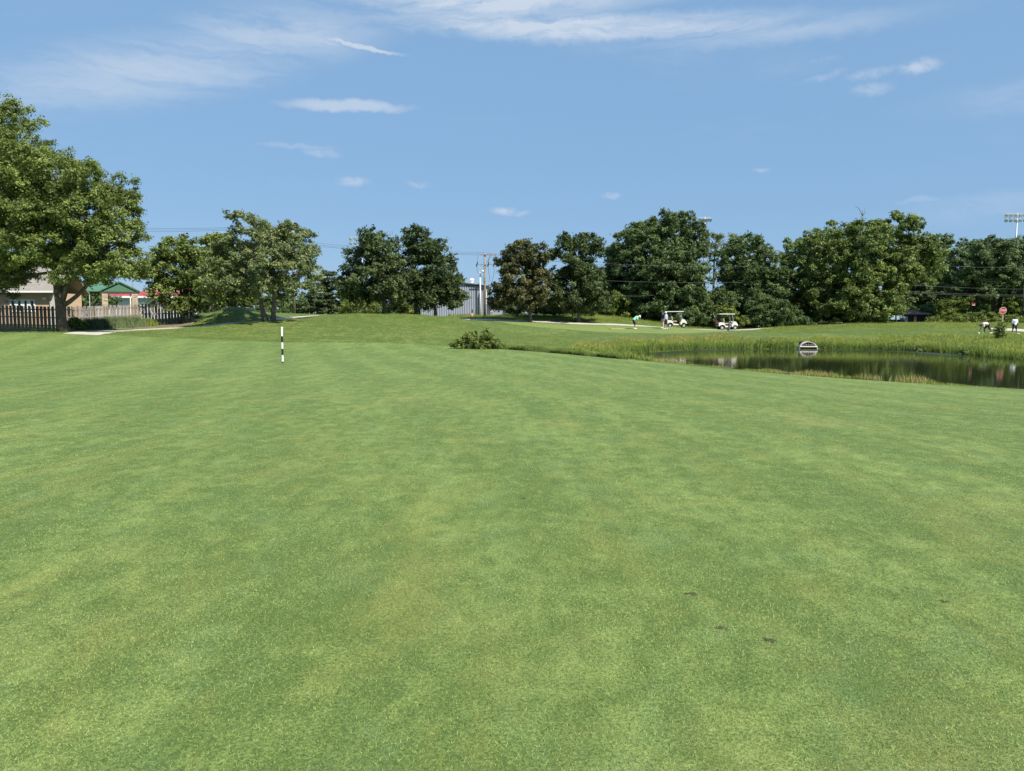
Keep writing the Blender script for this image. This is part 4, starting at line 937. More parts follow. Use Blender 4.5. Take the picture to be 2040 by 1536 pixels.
mb.build('seam', M['roofred'], rf)
k0 = w_ * .55
MB().box((w_ / 2, 2.75, e2 + .08), (w_ + .8, .1, .26)).build('ridge_trim', M['white'], rf)
mb = MB(); slab(mb, (k0, 3.0, e2 - .1), (w_ + .4, 3.0, e2 - .1), (w_ + .4, 7.5, e3 + .25), (k0, 7.5, e3 + .25)); mb.build('upper_roof', M['roofred'], t)
MB().box((k0 + 3.6, 3.6, e3 + .25), (.35, .35, .8)).build('chimney', M['concrete'], t)
for i, xx in enumerate((xat(276, Yr) - rx0, xat(286, Yr) - rx0)):
    MB().lathe([(.42, -.02), (.42, .06)], (xx, .12, e1 - 1.15), 16, 'Y').build('vent', M['white'], t)
# grey barn
Yn = 101.0; nx0, nx1 = xat(838, Yn), xat(970, Yn); gz = H(xat(920, Yn), Yn) - .3
t = thing('steel_barn', 'blue grey corrugated steel barn behind the oaks', 'barn', (nx0, Yn, gz)); w_ = nx1 - nx0; xp = xat(921, Yn) - nx0
ew = Z_(569.5, Yn) - gz; ea_ = Z_(563.5, Yn) - gz
mb = MB(); k = int(w_ / .30); prof = []
for i in range(k):
    x = w_ * i / k; s_ = w_ / k; prof += [(x, 0), (x + s_ * .32, 0), (x + s_ * .42, -.07), (x + s_ * .90, -.07)]
prof.append((w_, 0)); vs = []
for x, y in prof:
    top = ew + (ea_ - ew) * max(0, 1 - abs(x - xp) / (w_ - xp if x > xp else xp)); vs.append((mb.bm.verts.new((x, y, 0)), mb.bm.verts.new((x, y, top))))
for a, b_ in zip(vs, vs[1:]): mb.bm.faces.new((a[0], b_[0], b_[1], a[1]))
mb.build('wall', M['barn'], t)
MB().box((w_ - .05, 7.05, ew / 2), (.1, 14, ew)).build('side_wall', M['barn'], t); MB().box((.05, 7.05, ew / 2), (.1, 14, ew)).build('side_wall', M['barn'], t)
mb = MB(); slab(mb, (xp, -.35, ea_ + .02), (xp, 14, ea_ + .02), (-.3, 14, ew), (-.3, -.35, ew)); slab(mb, (xp, -.35, ea_ + .02), (w_ + .3, -.35, ew), (w_ + .3, 14, ew), (xp, 14, ea_ + .02))
rf = mb.build('roof', M['galv'], t)
MB().lathe([(.18, 0), (.24, .2), (.24, .38), (.36, .42), (.26, .62), (.08, .70)], (xat(939, Yn) - nx0, 1.5, ea_ + .0), 16).build('turbine_vent', M['white'], rf)
MB().box((xat(950, Yn) - nx0, -.12, ew - .42), (1.9, .06, .08)).tube([(xat(957, Yn) - nx0, -.14, ew - .9), (xat(954.5, Yn) - nx0, -.14, ew - 1.4), (xat(954.5, Yn) - nx0, -.14, .2)], .06, 6).build('conduit', M['black'], t)
MB().box((w_ / 2, -.10, ew + .02), (w_, .05, .10)).build('trim', M['barndark'], t)
t2 = thing('barn_annex', 'low dark blue steel annex right of the grey barn', 'building', (nx1 + .05, Yn + .6, gz)); aw = xat(1010, Yn) - nx1; ah = Z_(601, Yn) - gz
MB().box((aw / 2, 3, ah / 2), (aw, 6, ah)).build('wall', M['barndark'], t2)
mb = MB(); slab(mb, (-.04, -.3, ah + .01), (aw + .2, -.3, ah + .01), (aw + .2, 6.2, ah + .5), (-.04, 6.2, ah + .5)); mb.build('roof', M['barndark'], t2)
MB().box((aw * .45, -.03, 1.15), (1.6, .05, 2.3)).build('door', M['barn'], t2)
# brown house, dugout wall, car at right
Yh = 120; hx0, hx1 = xat(1797, Yh), xat(1850, Yh); gz = H(hx0, Yh) - .2
t = thing('brown_house', 'small brown roofed hut under the locust tree', 'hut', (hx0, Yh, gz)); w_ = hx1 - hx0; e1 = Z_(627, Yh) - gz; e2 = Z_(618, Yh) - gz
MB().box((w_ / 2, 2, e1 / 2), (w_ - .4, 4, e1)).build('wall', M['brownwall'], t)
mb = MB(); slab(mb, (-.3, -.5, e1 - .05), (w_ + .3, -.5, e1 - .05), (w_ + .3, 2, e2), (w_ * .42, 2, e2)); slab(mb, (-.3, 4.5, e1 - .05), (w_ * .42, 2, e2), (w_ + .3, 2, e2), (w_ + .3, 4.5, e1 - .05)); mb.build('roof', M['brownroof'], t)
MB().box((xat(1805, Yh) - hx0, -.03, e1 - .7), (.5, .05, .9)).build('notice', M['pale'], t)
MB().box((xat(1823, Yh) - hx0, -.03, e1 - .65), (.45, .05, .8)).build('window', M['orange'], t)
Yd = 112; dx0, dx1 = xat(1586, Yd), xat(1621, Yd); gz = H(dx0, Yd) - .2; hh = Z_(624, Yd) - gz
t = thing('shelter', 'low grey shelter with yellow roof edge behind the leafy thicket', 'shelter', (dx0, Yd, gz)); w_ = dx1 - dx0
MB().box((w_ / 2, 1.2, hh / 2), (w_ - .3, 2.2, hh)).build('wall', M['concrete'], t); MB().box((w_ / 2, 1.1, hh + .08), (w_ + .2, 2.8, .16)).build('roof', M['orange'], t)
MB().box((w_ * .82, .06, hh - .55), (.32, .04, .55)).build('notice', M['white'], t)
b0 = G(1774, 116); t = thing('parked_car', 'pale blue parked car behind the mown rise', 'car', b0 + Vector((0, 0, .02)), R(8))
mb = MB(); mb.prism([(-2.1, .35), (2.1, .35), (2.15, .8), (1.2, .95), (.6, 1.42), (-.9, 1.45), (-1.6, 1.0), (-2.15, .9)], -.85, .85); mb.build('body', M['carblue'], t)
mb = MB(); mb.prism([(1.05, .97), (.55, 1.36), (-.85, 1.38), (-1.45, 1.02)], -.87, .87); mb.build('window', M['glass'], t)
for x in (-1.35, 1.35):
    for y in (-.8, .8): MB().lathe([(.32, -.1), (.32, .1)], (x, y, .32), 14, 'Y').build('wheel', M['rubber'], t)
# small signs by the trees
def simple_sign(name, label, px, Y, pyc, r_, m, shape='round'):
    b0 = G(px, Y); t = thing(name, label, 'sign', b0); z = Z_(pyc, Y) - b0.z
    mb = MB(); mb.tube([(0, .04, -.1), (0, .04, z + r_ * .6)], .03, 6); mb.build('post', M['galv'], t)
    mb = MB()
    if shape == 'round': mb.lathe([(r_, -.012), (r_, .012)], (0, 0, z), 18, 'Y')
    else: mb.box((0, 0, z), (r_ * 1.4, .024, r_ * 2))
    mb.build('panel', m, t)
simple_sign('road_sign', 'white round sign on a post under the silver maple', 1644, 108, 627, .36, M['white'])
simple_sign('road_sign', 'small white rectangular sign above the round one', 1641, 112, 609, .22, M['white'], 'rect')
b0 = G(980, 97); t = thing('marker_post', 'short post with flat pale top before the dark annex', 'post', b0)
z = Z_(620.5, 97) - b0.z; MB().tube([(0, 0, -.1), (0, 0, z)], .05, 8).build('post', M['poleWood'], t); MB().box((0, 0, z + .045), (.42, .3, .09), bevel=.015).build('cap', M['cream'], t)
b0 = G(941, 97); t = thing('marker_post', 'stubby pale orange post with black spike before the barn', 'post', b0)
MB().box((0, 0, .22), (.26, .26, .5), bevel=.02).build('base', M['orange'], t); MB().tube([(0, 0, .47), (0, 0, .95)], [.10, .05], 8).build('spike', M['black'], t)

# ------------------------------------------------------------------ poles, wires and floodlights
def pole_thing(name, label, px, pytop, Y, r0, r1, m, cat):
    b0 = G(px, Y); t = thing(name, label, cat, b0); zt = Z_(pytop, Y) - b0.z
    MB().tube([(0, 0, -.2), (0, 0, zt * .5), (0, 0, zt)], [r0, (r0 + r1) / 2, r1], 12).build('pole', m, t, True); return t, b0, zt
t, b0, zt = pole_thing('utility_pole', 'wooden utility pole rising behind the leaning tree', 587, 441, 84, .17, .12, M['poleWood'], 'utility pole')
MB().lathe([(.20, 0), (.20, .55), (.10, .62)], (.34, 0, zt - .75), 12).build('transformer', M['black'], t)
MB().box((-.5, 0, zt - .62), (1.6, .1, .12)).build('crossarm', M['poleWood'], t)
for x in (-1.15, -.6): MB().lathe([(.05, 0), (.07, .06), (.04, .1), (.06, .16), (.03, .2)], (x, 0, zt - .56), 8).build('insulator', M['steel'], t)
t, b0, zt = pole_thing('utility_pole', 'wooden utility pole with crossarms and cutouts before the barn', 966, 504, 96, .17, .12, M['poleWood'], 'utility pole')
MB().box((.45, -.16, zt - .25), (2.0, .1, .12)).box((.5, -.13, zt - .85), (.08, .08, 1.4), Matrix.Rotation(R(35), 3, 'Y')).build('crossarm', M['poleWood'], t)
MB().box((.08, -.17, zt - 1.45), (2.3, .1, .11)).box((-.3, -.16, zt - 1.65), (.06, .06, .6), Matrix.Rotation(R(-50), 3, 'Y')).box((.3, -.16, zt - 1.65), (.06, .06, .6), Matrix.Rotation(R(50), 3, 'Y')).build('crossarm', M['steel'], t)
for x in (-.98, .45, 1.15):
    MB().tube([(x - .06, -.26, zt - 1.72), (x + .10, -.26, zt - 1.12)], [.075, .055], 8).build('cutout', M['black'], t)
    MB().tube([(x, -.24, zt - 1.7), (x + .05, -.24, zt - 2.3), (x * .6 + .35, -.22, zt - 3.1), (x * .5 + .3, -.2, zt - 3.7)], .02, 5).tube([(x, -.24, zt - 1.15), (x + .1, -.22, zt - .6), (x + .25, -.2, zt - .1)], .015, 5).build('jumper_wire', M['wire'], t)
MB().tube([(.19, -.12, zt - 4.6), (.19, -.12, zt - 6.4)], .07, 8).build('riser_guard', M['white'], t)
def wire(label, pts, sag=.25, r=.012, group='overhead power lines'):
    mb = MB()
    for a, b_ in zip(pts, pts[1:]):
        q = [Vector(a).lerp(Vector(b_), i / 14) - Vector((0, 0, 4 * sag * (i / 14) * (1 - i / 14))) for i in range(15)]
        mb.tube(q, r, 5, False)
    return tag(mb.build('power_line', M['wire'], None, True), label, 'power line', None)
pl_ = lambda p, y, Y: P(p, y, Y)
wire('uppermost overhead cable running left from the wooden utility pole', [pl_(587, 446, 84), pl_(120, 447, 92)], .5)
wire('middle overhead cable running left from the wooden utility pole', [pl_(585, 448, 84), pl_(120, 451, 92)], .5)
wire('lowest overhead cable running left from the wooden utility pole', [pl_(582, 450, 84), pl_(120, 455, 92)], .5)
wire('uppermost cable slung between the two utility poles', [pl_(588, 480, 84.5), pl_(966, 503, 96), pl_(1235, 524, 98)], .25)
wire('second cable slung between the two utility poles', [pl_(588, 484, 84.5), pl_(975, 506, 96), pl_(1260, 530, 97)], .25)
wire('third cable slung between the two utility poles', [pl_(588, 487, 84.5), pl_(955, 508, 96)], .2)
for (lab, a, b_) in [('high cable crossing the rounded elm behind the green', (1205, 525, 92), (1480, 531, 94)), ('middle cable crossing the trees behind the green', (1180, 558, 92), (1480, 562, 94)), ('low cable crossing the trees behind the green', (1200, 586, 92), (1300, 588.5, 93)),
                     ('upper cable crossing the right hand locusts', (1868, 529, 96), (2080, 531.5, 96)), ('middle cable crossing the right hand locusts', (1800, 567, 96), (2080, 576, 96)), ('lower cable crossing the right hand locusts', (1785, 579, 96), (2080, 588, 96)), ('lowest cable crossing the right hand locusts', (1785, 582, 96), (2080, 590, 96)),
                     ('low cable passing behind the pavilion roof', (215, 538, 105), (300, 557, 110))]:
    o = wire(lab, [pl_(*a), pl_(*b_)], .15, .009)
    o.data.materials[0] = M['cablegrey'] if 'trees' in lab or 'locust' in lab or 'elm' in lab else M['wire']
def lamp_head(t, c, aim=(0, -.75, -.65), s=1.0):
    aim = Vector(aim).normalized(); q = aim.to_track_quat('Z', 'Y').to_matrix()
    mb = MB(); mb.lathe([(.08, -.42), (.14, -.40), (.22, -.2), (.36, .02), (.37, .06), (.30, .06)], seg=12)
    bmesh.ops.transform(mb.bm, matrix=Matrix.Translation(c) @ (q * s).to_4x4(), verts=mb.bm.verts); h_ = mb.build('lamp', M['galv'], t, True)
    mb = MB(); mb.lathe([(.31, .065), (.31, .075)], seg=12); bmesh.ops.transform(mb.bm, matrix=Matrix.Translation(c) @ (q * s).to_4x4(), verts=mb.bm.verts); mb.build('lens', M['lampglass'], h_)
def flood(label, px, py, Y, rows, cols, width, gap, s=1.0, r=.16):
    t, b0, zt = pole_thing('floodlight_pole', label, px, py, Y, r, r * .6, M['galv'], 'floodlight')
    for j in range(rows):
        z = zt - .1 - j * gap; MB().box((0, 0, z), (width + .3, .1, .1)).build('crossbar', M['galv'], t)
        for i in range(cols): lamp_head(t, Vector((-width / 2 + width * i / (cols - 1), -.2, z - .42)), ((-.25 + .5 * i / cols), -.75, -.6), s)
    return t, b0, zt
flood('tall floodlight with twelve lamps behind the round topped locust', 2015, 424, 132, 2, 6, 4.0, .82, .85)
flood('floodlight with short lamp bar rising beside the rounded elm', 1400, 432, 124, 1, 4, 1.6, .8, .9)
flood('floodlight bank half hidden behind the yellow topped oak', 724, 471, 150, 2, 6, 4.4, .9, .9)
t, b0, zt = flood('slender floodlight pole between the big maple and the small maple', 268, 465, 112, 1, 4, 1.6, .8, .9, .13)
lamp_head(t, Vector((.45, -.1, Z_(541, 112) - b0.z)), (.7, -.5, -.3), .9); MB().box((.2, 0, Z_(541, 112) - b0.z), (.5, .06, .06)).build('bracket', M['galv'], t)
t, b0, zt = pole_thing('yard_lamp', 'white yard lamp post beside the barn roof', 957, 541, 100.4, .10, .08, M['white'], 'lamp post')
MB().tube([(0, 0, zt - .05), (.1, -.1, zt + .08), (.3, -.3, zt + .05)], .04, 6).ball((.36, -.36, zt), (.24, .24, .15)).build('lamp', M['white'], t, True)
t, b0, zt = pole_thing('dark_pole', 'slim dark pole behind the man in the white shirt', 2036, 560, 104, .07, .05, M['black'], 'pole')
MB().lathe([(.12, 0), (.12, .03), (.05, .10)], (0, 0, zt - .03), 10).build('cap', M['black'], t)

# ------------------------------------------------------------------ stop sign
b0 = G(1997, 86); zc = Z_(618.5, 86) - b0.z
t = thing('stop_sign', 'red octagonal stop sign on a wooden post by the path', 'stop sign', b0, R(-6))
MB().box((0, .06, (zc - .1) / 2 - .1), (.13, .09, zc + .1), bevel=.01).build('post', M['poleWood'], t)
ro = .40
pan = MB().lathe([(ro, -.008), (ro, .008)], (0, 0, 0), 8, 'Y').build('panel', M['white'], t); pan.location = (0, -.01, zc); pan.rotation_euler = (0, R(22.5), 0)
inn = MB().lathe([(ro * .925, -.003), (ro * .925, .003)], (0, 0, 0), 8, 'Y').build('face', M['red'], pan); inn.location = (0, -.0125, 0)
cu = bpy.data.curves.new('stop_text', 'FONT'); cu.body = 'STOP'; cu.size = .29; cu.align_x = 'CENTER'; cu.align_y = 'CENTER'; cu.extrude = .002; cu.space_character = 1.02; cu.offset = .001
tmp = bpy.data.objects.new('tmp', cu); C.objects.link(tmp); bpy.context.view_layer.update()
me = bpy.data.meshes.new_from_object(tmp.evaluated_get(bpy.context.evaluated_depsgraph_get())); bpy.data.objects.remove(tmp); me.materials.clear()
tx = link('lettering', me, pan, M['white']); tx.location = (0, -.0185, 0); tx.rotation_euler = (R(90), 0, 0)
tx.rotation_mode = 'XYZ'; tx.matrix_local = Matrix.Rotation(R(-22.5), 4, 'Y') @ Matrix.Translation((0, -.0185, 0)) @ Matrix.Rotation(R(90), 4, 'X') @ Matrix.Diagonal((.82, 1.0, 1, 1))
MB().box((.095, .05, zc - 1.0), (.045, .06, 1.1), bevel=.008).build('brace', M['poleWood'], t)
# small red flag over the weeds
b0 = G(1934, 104); t = thing('flag', 'small red and white flag on a thin stick above the weeds', 'flag', b0); zt = Z_(602, 104) - b0.z
MB().tube([(0, 0, -.1), (0, 0, zt)], .006, 6).build('stick', M['bark'], t)
mb = MB(); vs = [[mb.bm.verts.new((.02 + .5 * i / 6, .05 * math.sin(i * 1.3), zt - .02 - j * .17 - .02 * i)) for j in range(3)] for i in range(7)]
for i in range(6):
    for j in range(2): mb.bm.faces.new((vs[i][j], vs[i + 1][j], vs[i + 1][j + 1], vs[i][j + 1]))
bmesh.ops.solidify(mb.bm, geom=mb.bm.faces[:], thickness=.006)
fl = mb.build('cloth', M['flagred'], t); MB().box((.26, -.03, zt - .40), (.34, .012, .10)).build('white_stripe', M['white'], fl)

# ------------------------------------------------------------------ culvert with trash rack
b0 = G(1611, 64.9); b0.z = WATER + .02
t = thing('culvert', 'concrete arch culvert with rusty trash grate at the waterline', 'culvert', b0, R(-8)); rw = .78
mb = MB(); prof = [(math.cos(a), math.sin(a)) for a in [math.pi * i / 20 for i in range(21)]]
def ring(rad, y0, y1): return [[mb.bm.verts.new((c * rad, y, max(s * rad * .95, 0) - .12 + .0)) for c, s in prof] for y in (y0, y1)]
a0, a1 = ring(rw, -.25, .55); c0, c1 = ring(rw - .075, -.25, .55)
for i in range(20):
    mb.bm.faces.new((a0[i], a0[i + 1], a1[i + 1], a1[i])); mb.bm.faces.new((c0[i + 1], c0[i], c1[i], c1[i + 1])); mb.bm.faces.new((a0[i + 1], a0[i], c0[i], c0[i + 1])); mb.bm.faces.new((a1[i], a1[i + 1], c1[i + 1], c1[i]))
for i in (0, 20): mb.bm.faces.new((a0[i], a1[i], c1[i], c0[i]))
mb.build('pipe_ring', M['concrete'], t, True)
MB().box((0, .5, .26), (rw * 1.66, .05, .70)).build('shade_plate', M['black'], t)  # black plate stands in for the shade deep inside the pipe
MB().box((0, -.27, .20), (rw * 2 - .1, .10, .09)).build('sill_bar', M['cream'], t)
for i in range(7):
    x = -.6 + .2 * i; zt = math.sqrt(max(0, (rw - .14) ** 2 - x * x)) * .95 - .12
    if zt > .28: MB().tube([(x, -.30, .26), (x, -.22, zt)], .026, 6).build('grate_bar', M['rust'], t)
for z in (.36, .48, .60):
    xx = math.sqrt(max(0, (rw - .15) ** 2 - ((z + .12) / .95) ** 2)); MB().tube([(-xx, -.27, z), (xx, -.27, z)], .024, 6).build('grate_bar', M['rust'], t)

# ------------------------------------------------------------------ golf carts
def cart(label, loc, rz, bagmat=None, person_side=False):
    t = thing('golf_cart', label, 'golf cart', loc, rz)
    # x forward, side facing camera is -y
    mb = MB()
    mb.prism([(-1.05, .42), (-1.08, .72), (-.95, .86), (-.52, .84), (-.40, .70), (-.30, .48), (.30, .40), (.30, .30), (-.28, .30), (-.34, .42), (-.44, .55), (-.66, .60), (-.88, .54), (-.97, .42)], -.58, .58)
    bd = mb.build('body', M['cream'], t)
    mb = MB(); mb.prism([(.48, .36), (.50, .62), (.62, .88), (.80, .98), (.95, .92), (1.16, .66), (1.20, .46), (1.12, .44), (1.02, .54), (.86, .60), (.70, .54), (.60, .36)], -.57, .57); mb.build('front_cowl', M['cream'], t)
    MB().box((.12, 0, .27), (1.7, 1.08, .07)).build('floor_pan', M['black'], t)
    MB().box((-.16, 0, .72), (.52, 1.02, .16), bevel=.04).build('seat', M['beige'], t)
    MB().box((-.46, 0, 1.08), (.12, 1.0, .46), Matrix.Rotation(R(-12), 3, 'Y'), bevel=.04).build('backrest', M['beige'], t)
    mb = MB(); mb.box((-.10, 0, 1.83), (1.86, 1.16, .075), bevel=.03); mb.build('roof', M['white'], t)
    for y in (-.5, .5):
        MB().tube([(.70, y, .92), (.58, y, 1.35), (.50, y, 1.80)], .028, 6).build('front_support', M['galv'], t)
        MB().tube([(-.62, y, .80), (-.72, y, 1.3), (-.76, y, 1.80)], .025, 6).build('rear_support', M['black'], t)
    gl = MB().box((.60, 0, 1.36), (.012, .92, .80), Matrix.Rotation(R(-11), 3, 'Y')).build('windscreen', M['windscreen'], t)
    MB().tube([(.56, -.24, .80), (.30, -.24, 1.06)], .02, 6).build('steering_column', M['black'], t)
    mb = MB(); pts = [Vector((.29 + .04 * math.cos(a), -.24 + .17 * math.sin(a), 1.07 + .13 * math.cos(a))) for a in [2 * math.pi * i / 14 for i in range(15)]]; mb.tube(pts, .016, 5, False); mb.build('steering_wheel', M['black'], t)
    for x in (-.70, .86):
        for y in (-.50, .50):
            w_ = MB().lathe([(.14, -.09), (.215, -.085), (.225, -.05), (.225, .05), (.215, .085), (.14, .09)], (x, y, .225), 20, 'Y').build('wheel', M['rubber'], t)
            MB().lathe([(.135, -.095), (.12, -.10), (.04, -.102), (.035, -.11), (.0301, -.11)] if y < 0 else [(.135, .095), (.12, .10), (.04, .102), (.035, .11), (.0301, .11)], (x, y, .225), 16, 'Y').build('rim', M['galv'], w_)
    MB().box((-1.18, 0, .52), (.26, .9, .06)).box((-.98, 0, .92), (.05, .9, .08)).build('bag_rack', M['black'], t)
    for y in (-.3, .3): MB().ball((1.14, y, .66), (.04, .08, .05)).build('headlight', M['lampglass'], t)
    return t
m = bpy.data.materials.new('clear_windscreen'); m.use_nodes = True; nt = m.node_tree; o_n = nt.nodes['Material Output']; nt.nodes.remove(nt.nodes['Principled BSDF'])
tr = N(nt, 'ShaderNodeBsdfTransparent'); tr.inputs[0].default_value = (.86, .9, .9, 1); gl = N(nt, 'ShaderNodeBsdfGlossy'); gl.inputs['Roughness'].default_value = .03; mx = N(nt, 'ShaderNodeMixShader'); mx.inputs[0].default_value = .10
L(nt, tr.outputs[0], mx.inputs[1]); L(nt, gl.outputs[0], mx.inputs[2]); L(nt, mx.outputs[0], o_n.inputs[0]); M['windscreen'] = m
c1p = G(1346, 86.5); cart('cream golf cart parked behind the standing golfers', c1p + Vector((0, 0, .06)), R(-6))
c2p = G(1447, 88.8); cart('cream golf cart with maroon bag parked by the thicket', c2p + Vector((0, 0, .05)), R(4))
def golf_bag(label, loc, m, lean, s=1.0):
    t = thing('golf_bag', label, 'golf bag', loc); t.rotation_euler = lean
    MB().lathe([(.12 * s, 0), (.14 * s, .04), (.13 * s, .45 * s), (.15 * s, .80 * s), (.155 * s, .86 * s), (.13 * s, .87 * s)], seg=14).build('bag', m, t, True)
    MB().box((0, -.15 * s, .35 * s), (.18 * s, .09 * s, .38 * s), bevel=.03).build('pocket', m, t)
    for i in range(6):
        a = i * 1.05; x, y = .08 * math.cos(a) * s, .08 * math.sin(a) * s; e = Vector((x * 1.5, y * 1.5, (1.02 + .05 * (i % 3)) * s))
        c_ = MB().tube([(x, y, .5), e], .008, 5).build('club', M['steel'], t); MB().ball(e, (.05, .03, .035)).build('club_head', M['white' if i == 2 else 'black'], c_)
golf_bag('maroon golf bag strapped on the rear of the second cart', c2p + Vector((-1.2, -.12, .56)), M['maroon'], (0, R(-8), 0), .95)
golf_bag('slate golf bag standing on the grass before the second cart', G(1451, 86.6) + Vector((0, 0, .02)), M['navyb'], (R(-6), R(14), 0), .9)

# ------------------------------------------------------------------ people
def caps(chains, name, m, parent, voxel=.012):
    mb = MB()
    for ch in chains:
        for (p, r), (q, s) in zip(ch, ch[1:]): mb.tube([p, Vector(p).lerp(q, .5), q], [r, (r + s) / 2, s], 10)
        for (p, r) in ch: mb.ball(p, r, 2)
    o = mb.build(name, m, parent, True)
    md = o.modifiers.new('remesh', 'REMESH'); md.mode = 'VOXEL'; md.voxel_size = voxel; md.use_smooth_shade = True
    sm_ = o.modifiers.new('smooth', 'SMOOTH'); sm_.factor = .5; sm_.iterations = 3
    return o
def person(label, loc, rz, pose, cols, s=1.0, hat='cap', long_trousers=False):
    """pose: dict of joints in metres, x forward, y left"""
    t = thing('person', label, 'person', loc, rz); t.scale = (s, s, s)
    J = {k: Vector(v) for k, v in pose.items()}
    up = (J['neck'] - J['chest']).normalized(); hd = J['head']; fw = J['face'].normalized()
    lat = Vector((0, 1, 0))
    ch = [[(J['pelvis'], .135), (J['waist'], .125), (J['chest'], .15), (J['neck'], .075), (hd - up * .06, .065)],
          [(J['pelvis'] + lat * .05, .11), (J['waist'] + lat * .04, .10), (J['chest'] + lat * .07, .115)], [(J['pelvis'] - lat * .05, .11), (J['waist'] - lat * .04, .10), (J['chest'] - lat * .07, .115)],
          [(hd + up * .02, .098), (hd + fw * .03 - up * .05, .075)], [(hd + fw * .085 - up * .0, .02), (hd + fw * .115 - up * .025, .017)], [(hd + lat * .09, .022), (hd + lat * .095 - up * .03, .016)], [(hd - lat * .09, .022), (hd - lat * .095 - up * .03, .016)]]
    for sd in 'lr':
        sh_, elb, wr, hip, kn, an, toe = (J[k + sd] for k in ('sh_', 'el_', 'wr_', 'hip_', 'kn_', 'an_', 'toe_'))
        ch.append([(J['chest'] + (sh_ - J['chest']) * .5 + up * .02, .09), (sh_, .066), (sh_.lerp(elb, .5), .054), (elb, .043), (elb.lerp(wr, .4), .042), (wr, .028)])
        ch.append([(hip, .095), (hip.lerp(kn, .45), .082), (kn, .058), (kn.lerp(an, .35), .056), (an, .036)])
        ch.append([(an, .04), (an.lerp(toe, .5) - Vector((0, 0, .02)), .04), (toe, .034)])
        hdv = (wr - elb).normalized(); sdv = hdv.cross(Vector((1, 0, .1))).normalized(); bend = sdv.cross(hdv)
        palm = wr + hdv * .085; ch.append([(wr, .026), (wr + hdv * .05 + sdv * .012, .027), (palm + sdv * .02, .021)]); ch.append([(wr, .026), (wr + hdv * .05 - sdv * .012, .027), (palm - sdv * .02, .021)])
        for f_, ln in zip((-.03, -.01, .011, .03), (.062, .078, .082, .07)):
            a = palm + sdv * f_; ch.append([(a, .0105), (a + hdv * ln * .55 + bend * .008, .0095), (a + hdv * ln * .9 + bend * .03, .008)])
        a = wr + hdv * .03 + sdv * -.03; ch.append([(a, .014), (a - sdv * .025 + hdv * .035 + bend * .01, .011), (a - sdv * .03 + hdv * .065 + bend * .02, .009)])
    caps(ch, 'body', M[cols['skin']], t, .0115)
    for sd in (1, -1): MB().ball(hd + fw * .088 + lat * .034 * sd + up * .012, .013, 1).build('eye', M['black'], t)
    # shirt
    sc = [[(J['pelvis'] + up * .01, .165), (J['waist'], .155), (J['chest'], .172), (J['neck'] - up * .05, .10)]]
    for d_ in (.06, -.06): sc.append([(J['pelvis'] + lat * d_ + up * .01, .135), (J['waist'] + lat * d_, .128), (J['chest'] + lat * d_ * 1.3, .135)])
    for sd in 'lr':
        sh_, elb = J['sh_' + sd], J['el_' + sd]; sc.append([(J['chest'] + up * .03, .12), (sh_, .09), (sh_.lerp(elb, .75), .078)])
    caps(sc, 'shirt', M[cols['shirt']], t, .016)
    # trousers or shorts
    pc = [[(J['pelvis'] + lat * .07, .145), (J['pelvis'] - lat * .07, .145)]]
    for sd in 'lr':
        hip, kn, an = J['hip_' + sd], J['kn_' + sd], J['an_' + sd]
        c_ = [(J['pelvis'].lerp(hip, .6), .13), (hip, .118), (hip.lerp(kn, .5), .105), (hip.lerp(kn, .85), .095)]
        if long_trousers: c_ += [(kn, .085), (kn.lerp(an, .5), .078), (kn.lerp(an, .95), .068)]
        pc.append(c_)
    caps(pc, 'trousers' if long_trousers else 'shorts', M[cols['legs']], t, .016)
    for sd in 'lr':
        an, toe = J['an_' + sd], J['toe_' + sd]; g0 = Vector((an.x, an.y, min(an.z - .06, .06)))
        d_ = (toe - an); d_.z = 0; d_.normalize()
        caps([[(an + Vector((0, 0, -.005)), .052), (an - d_ * .02 - Vector((0, 0, .045)), .05), (toe - Vector((0, 0, .008)), .046)], [(an - d_ * .045 - Vector((0, 0, .055)), .038), (toe + d_ * .02 - Vector((0, 0, .012)), .04)]], 'shoe', M[cols.get('shoe', 'white')], t, .014)
    if hat == 'cap':
        h_ = caps([[(hd + up * .05 - fw * .01, .112), (hd + up * .045 + fw * .02, .108)], [(hd + up * .05 + fw * .10, .03), (hd + up * .035 + fw * .185, .025)], [(hd + up * .05 + fw * .08 + lat * .05, .03), (hd + up * .035 + fw * .165 + lat * .04, .025)], [(hd + up * .05 + fw * .08 - lat * .05, .03), (hd + up * .035 + fw * .165 - lat * .04, .025)]], 'cap', M[cols['hat']], t, .012)
    else:
        caps([[(hd + up * .05 - fw * .02, .106), (hd - fw * .035 - up * .03, .092)]], 'hair', M['hair'], t, .012)
    return t
def stand(arm_l=(.06, .30, .78), arm_r=(.06, -.30, .78), el_l=(-.02, .27, 1.08), el_r=(-.02, -.27, 1.08), step=.06, spread=.11):
    return dict(pelvis=(0, 0, .95), waist=(0, 0, 1.10), chest=(.0, 0, 1.32), neck=(.02, 0, 1.50), head=(.04, 0, 1.66), face=(1, 0, -.05), sh_l=(0, .19, 1.42), sh_r=(0, -.19, 1.42), el_l=el_l, el_r=el_r, wr_l=arm_l, wr_r=arm_r,
                hip_l=(0, .10, .90), hip_r=(0, -.10, .90), kn_l=(step * .6 + .01, spread + .01, .49), kn_r=(-step * .4 + .01, -spread - .01, .49), an_l=(step, spread + .02, .10), an_r=(-step, -spread - .02, .10), toe_l=(step + .16, spread + .05, .04), toe_r=(-step + .16, -spread - .05, .04))
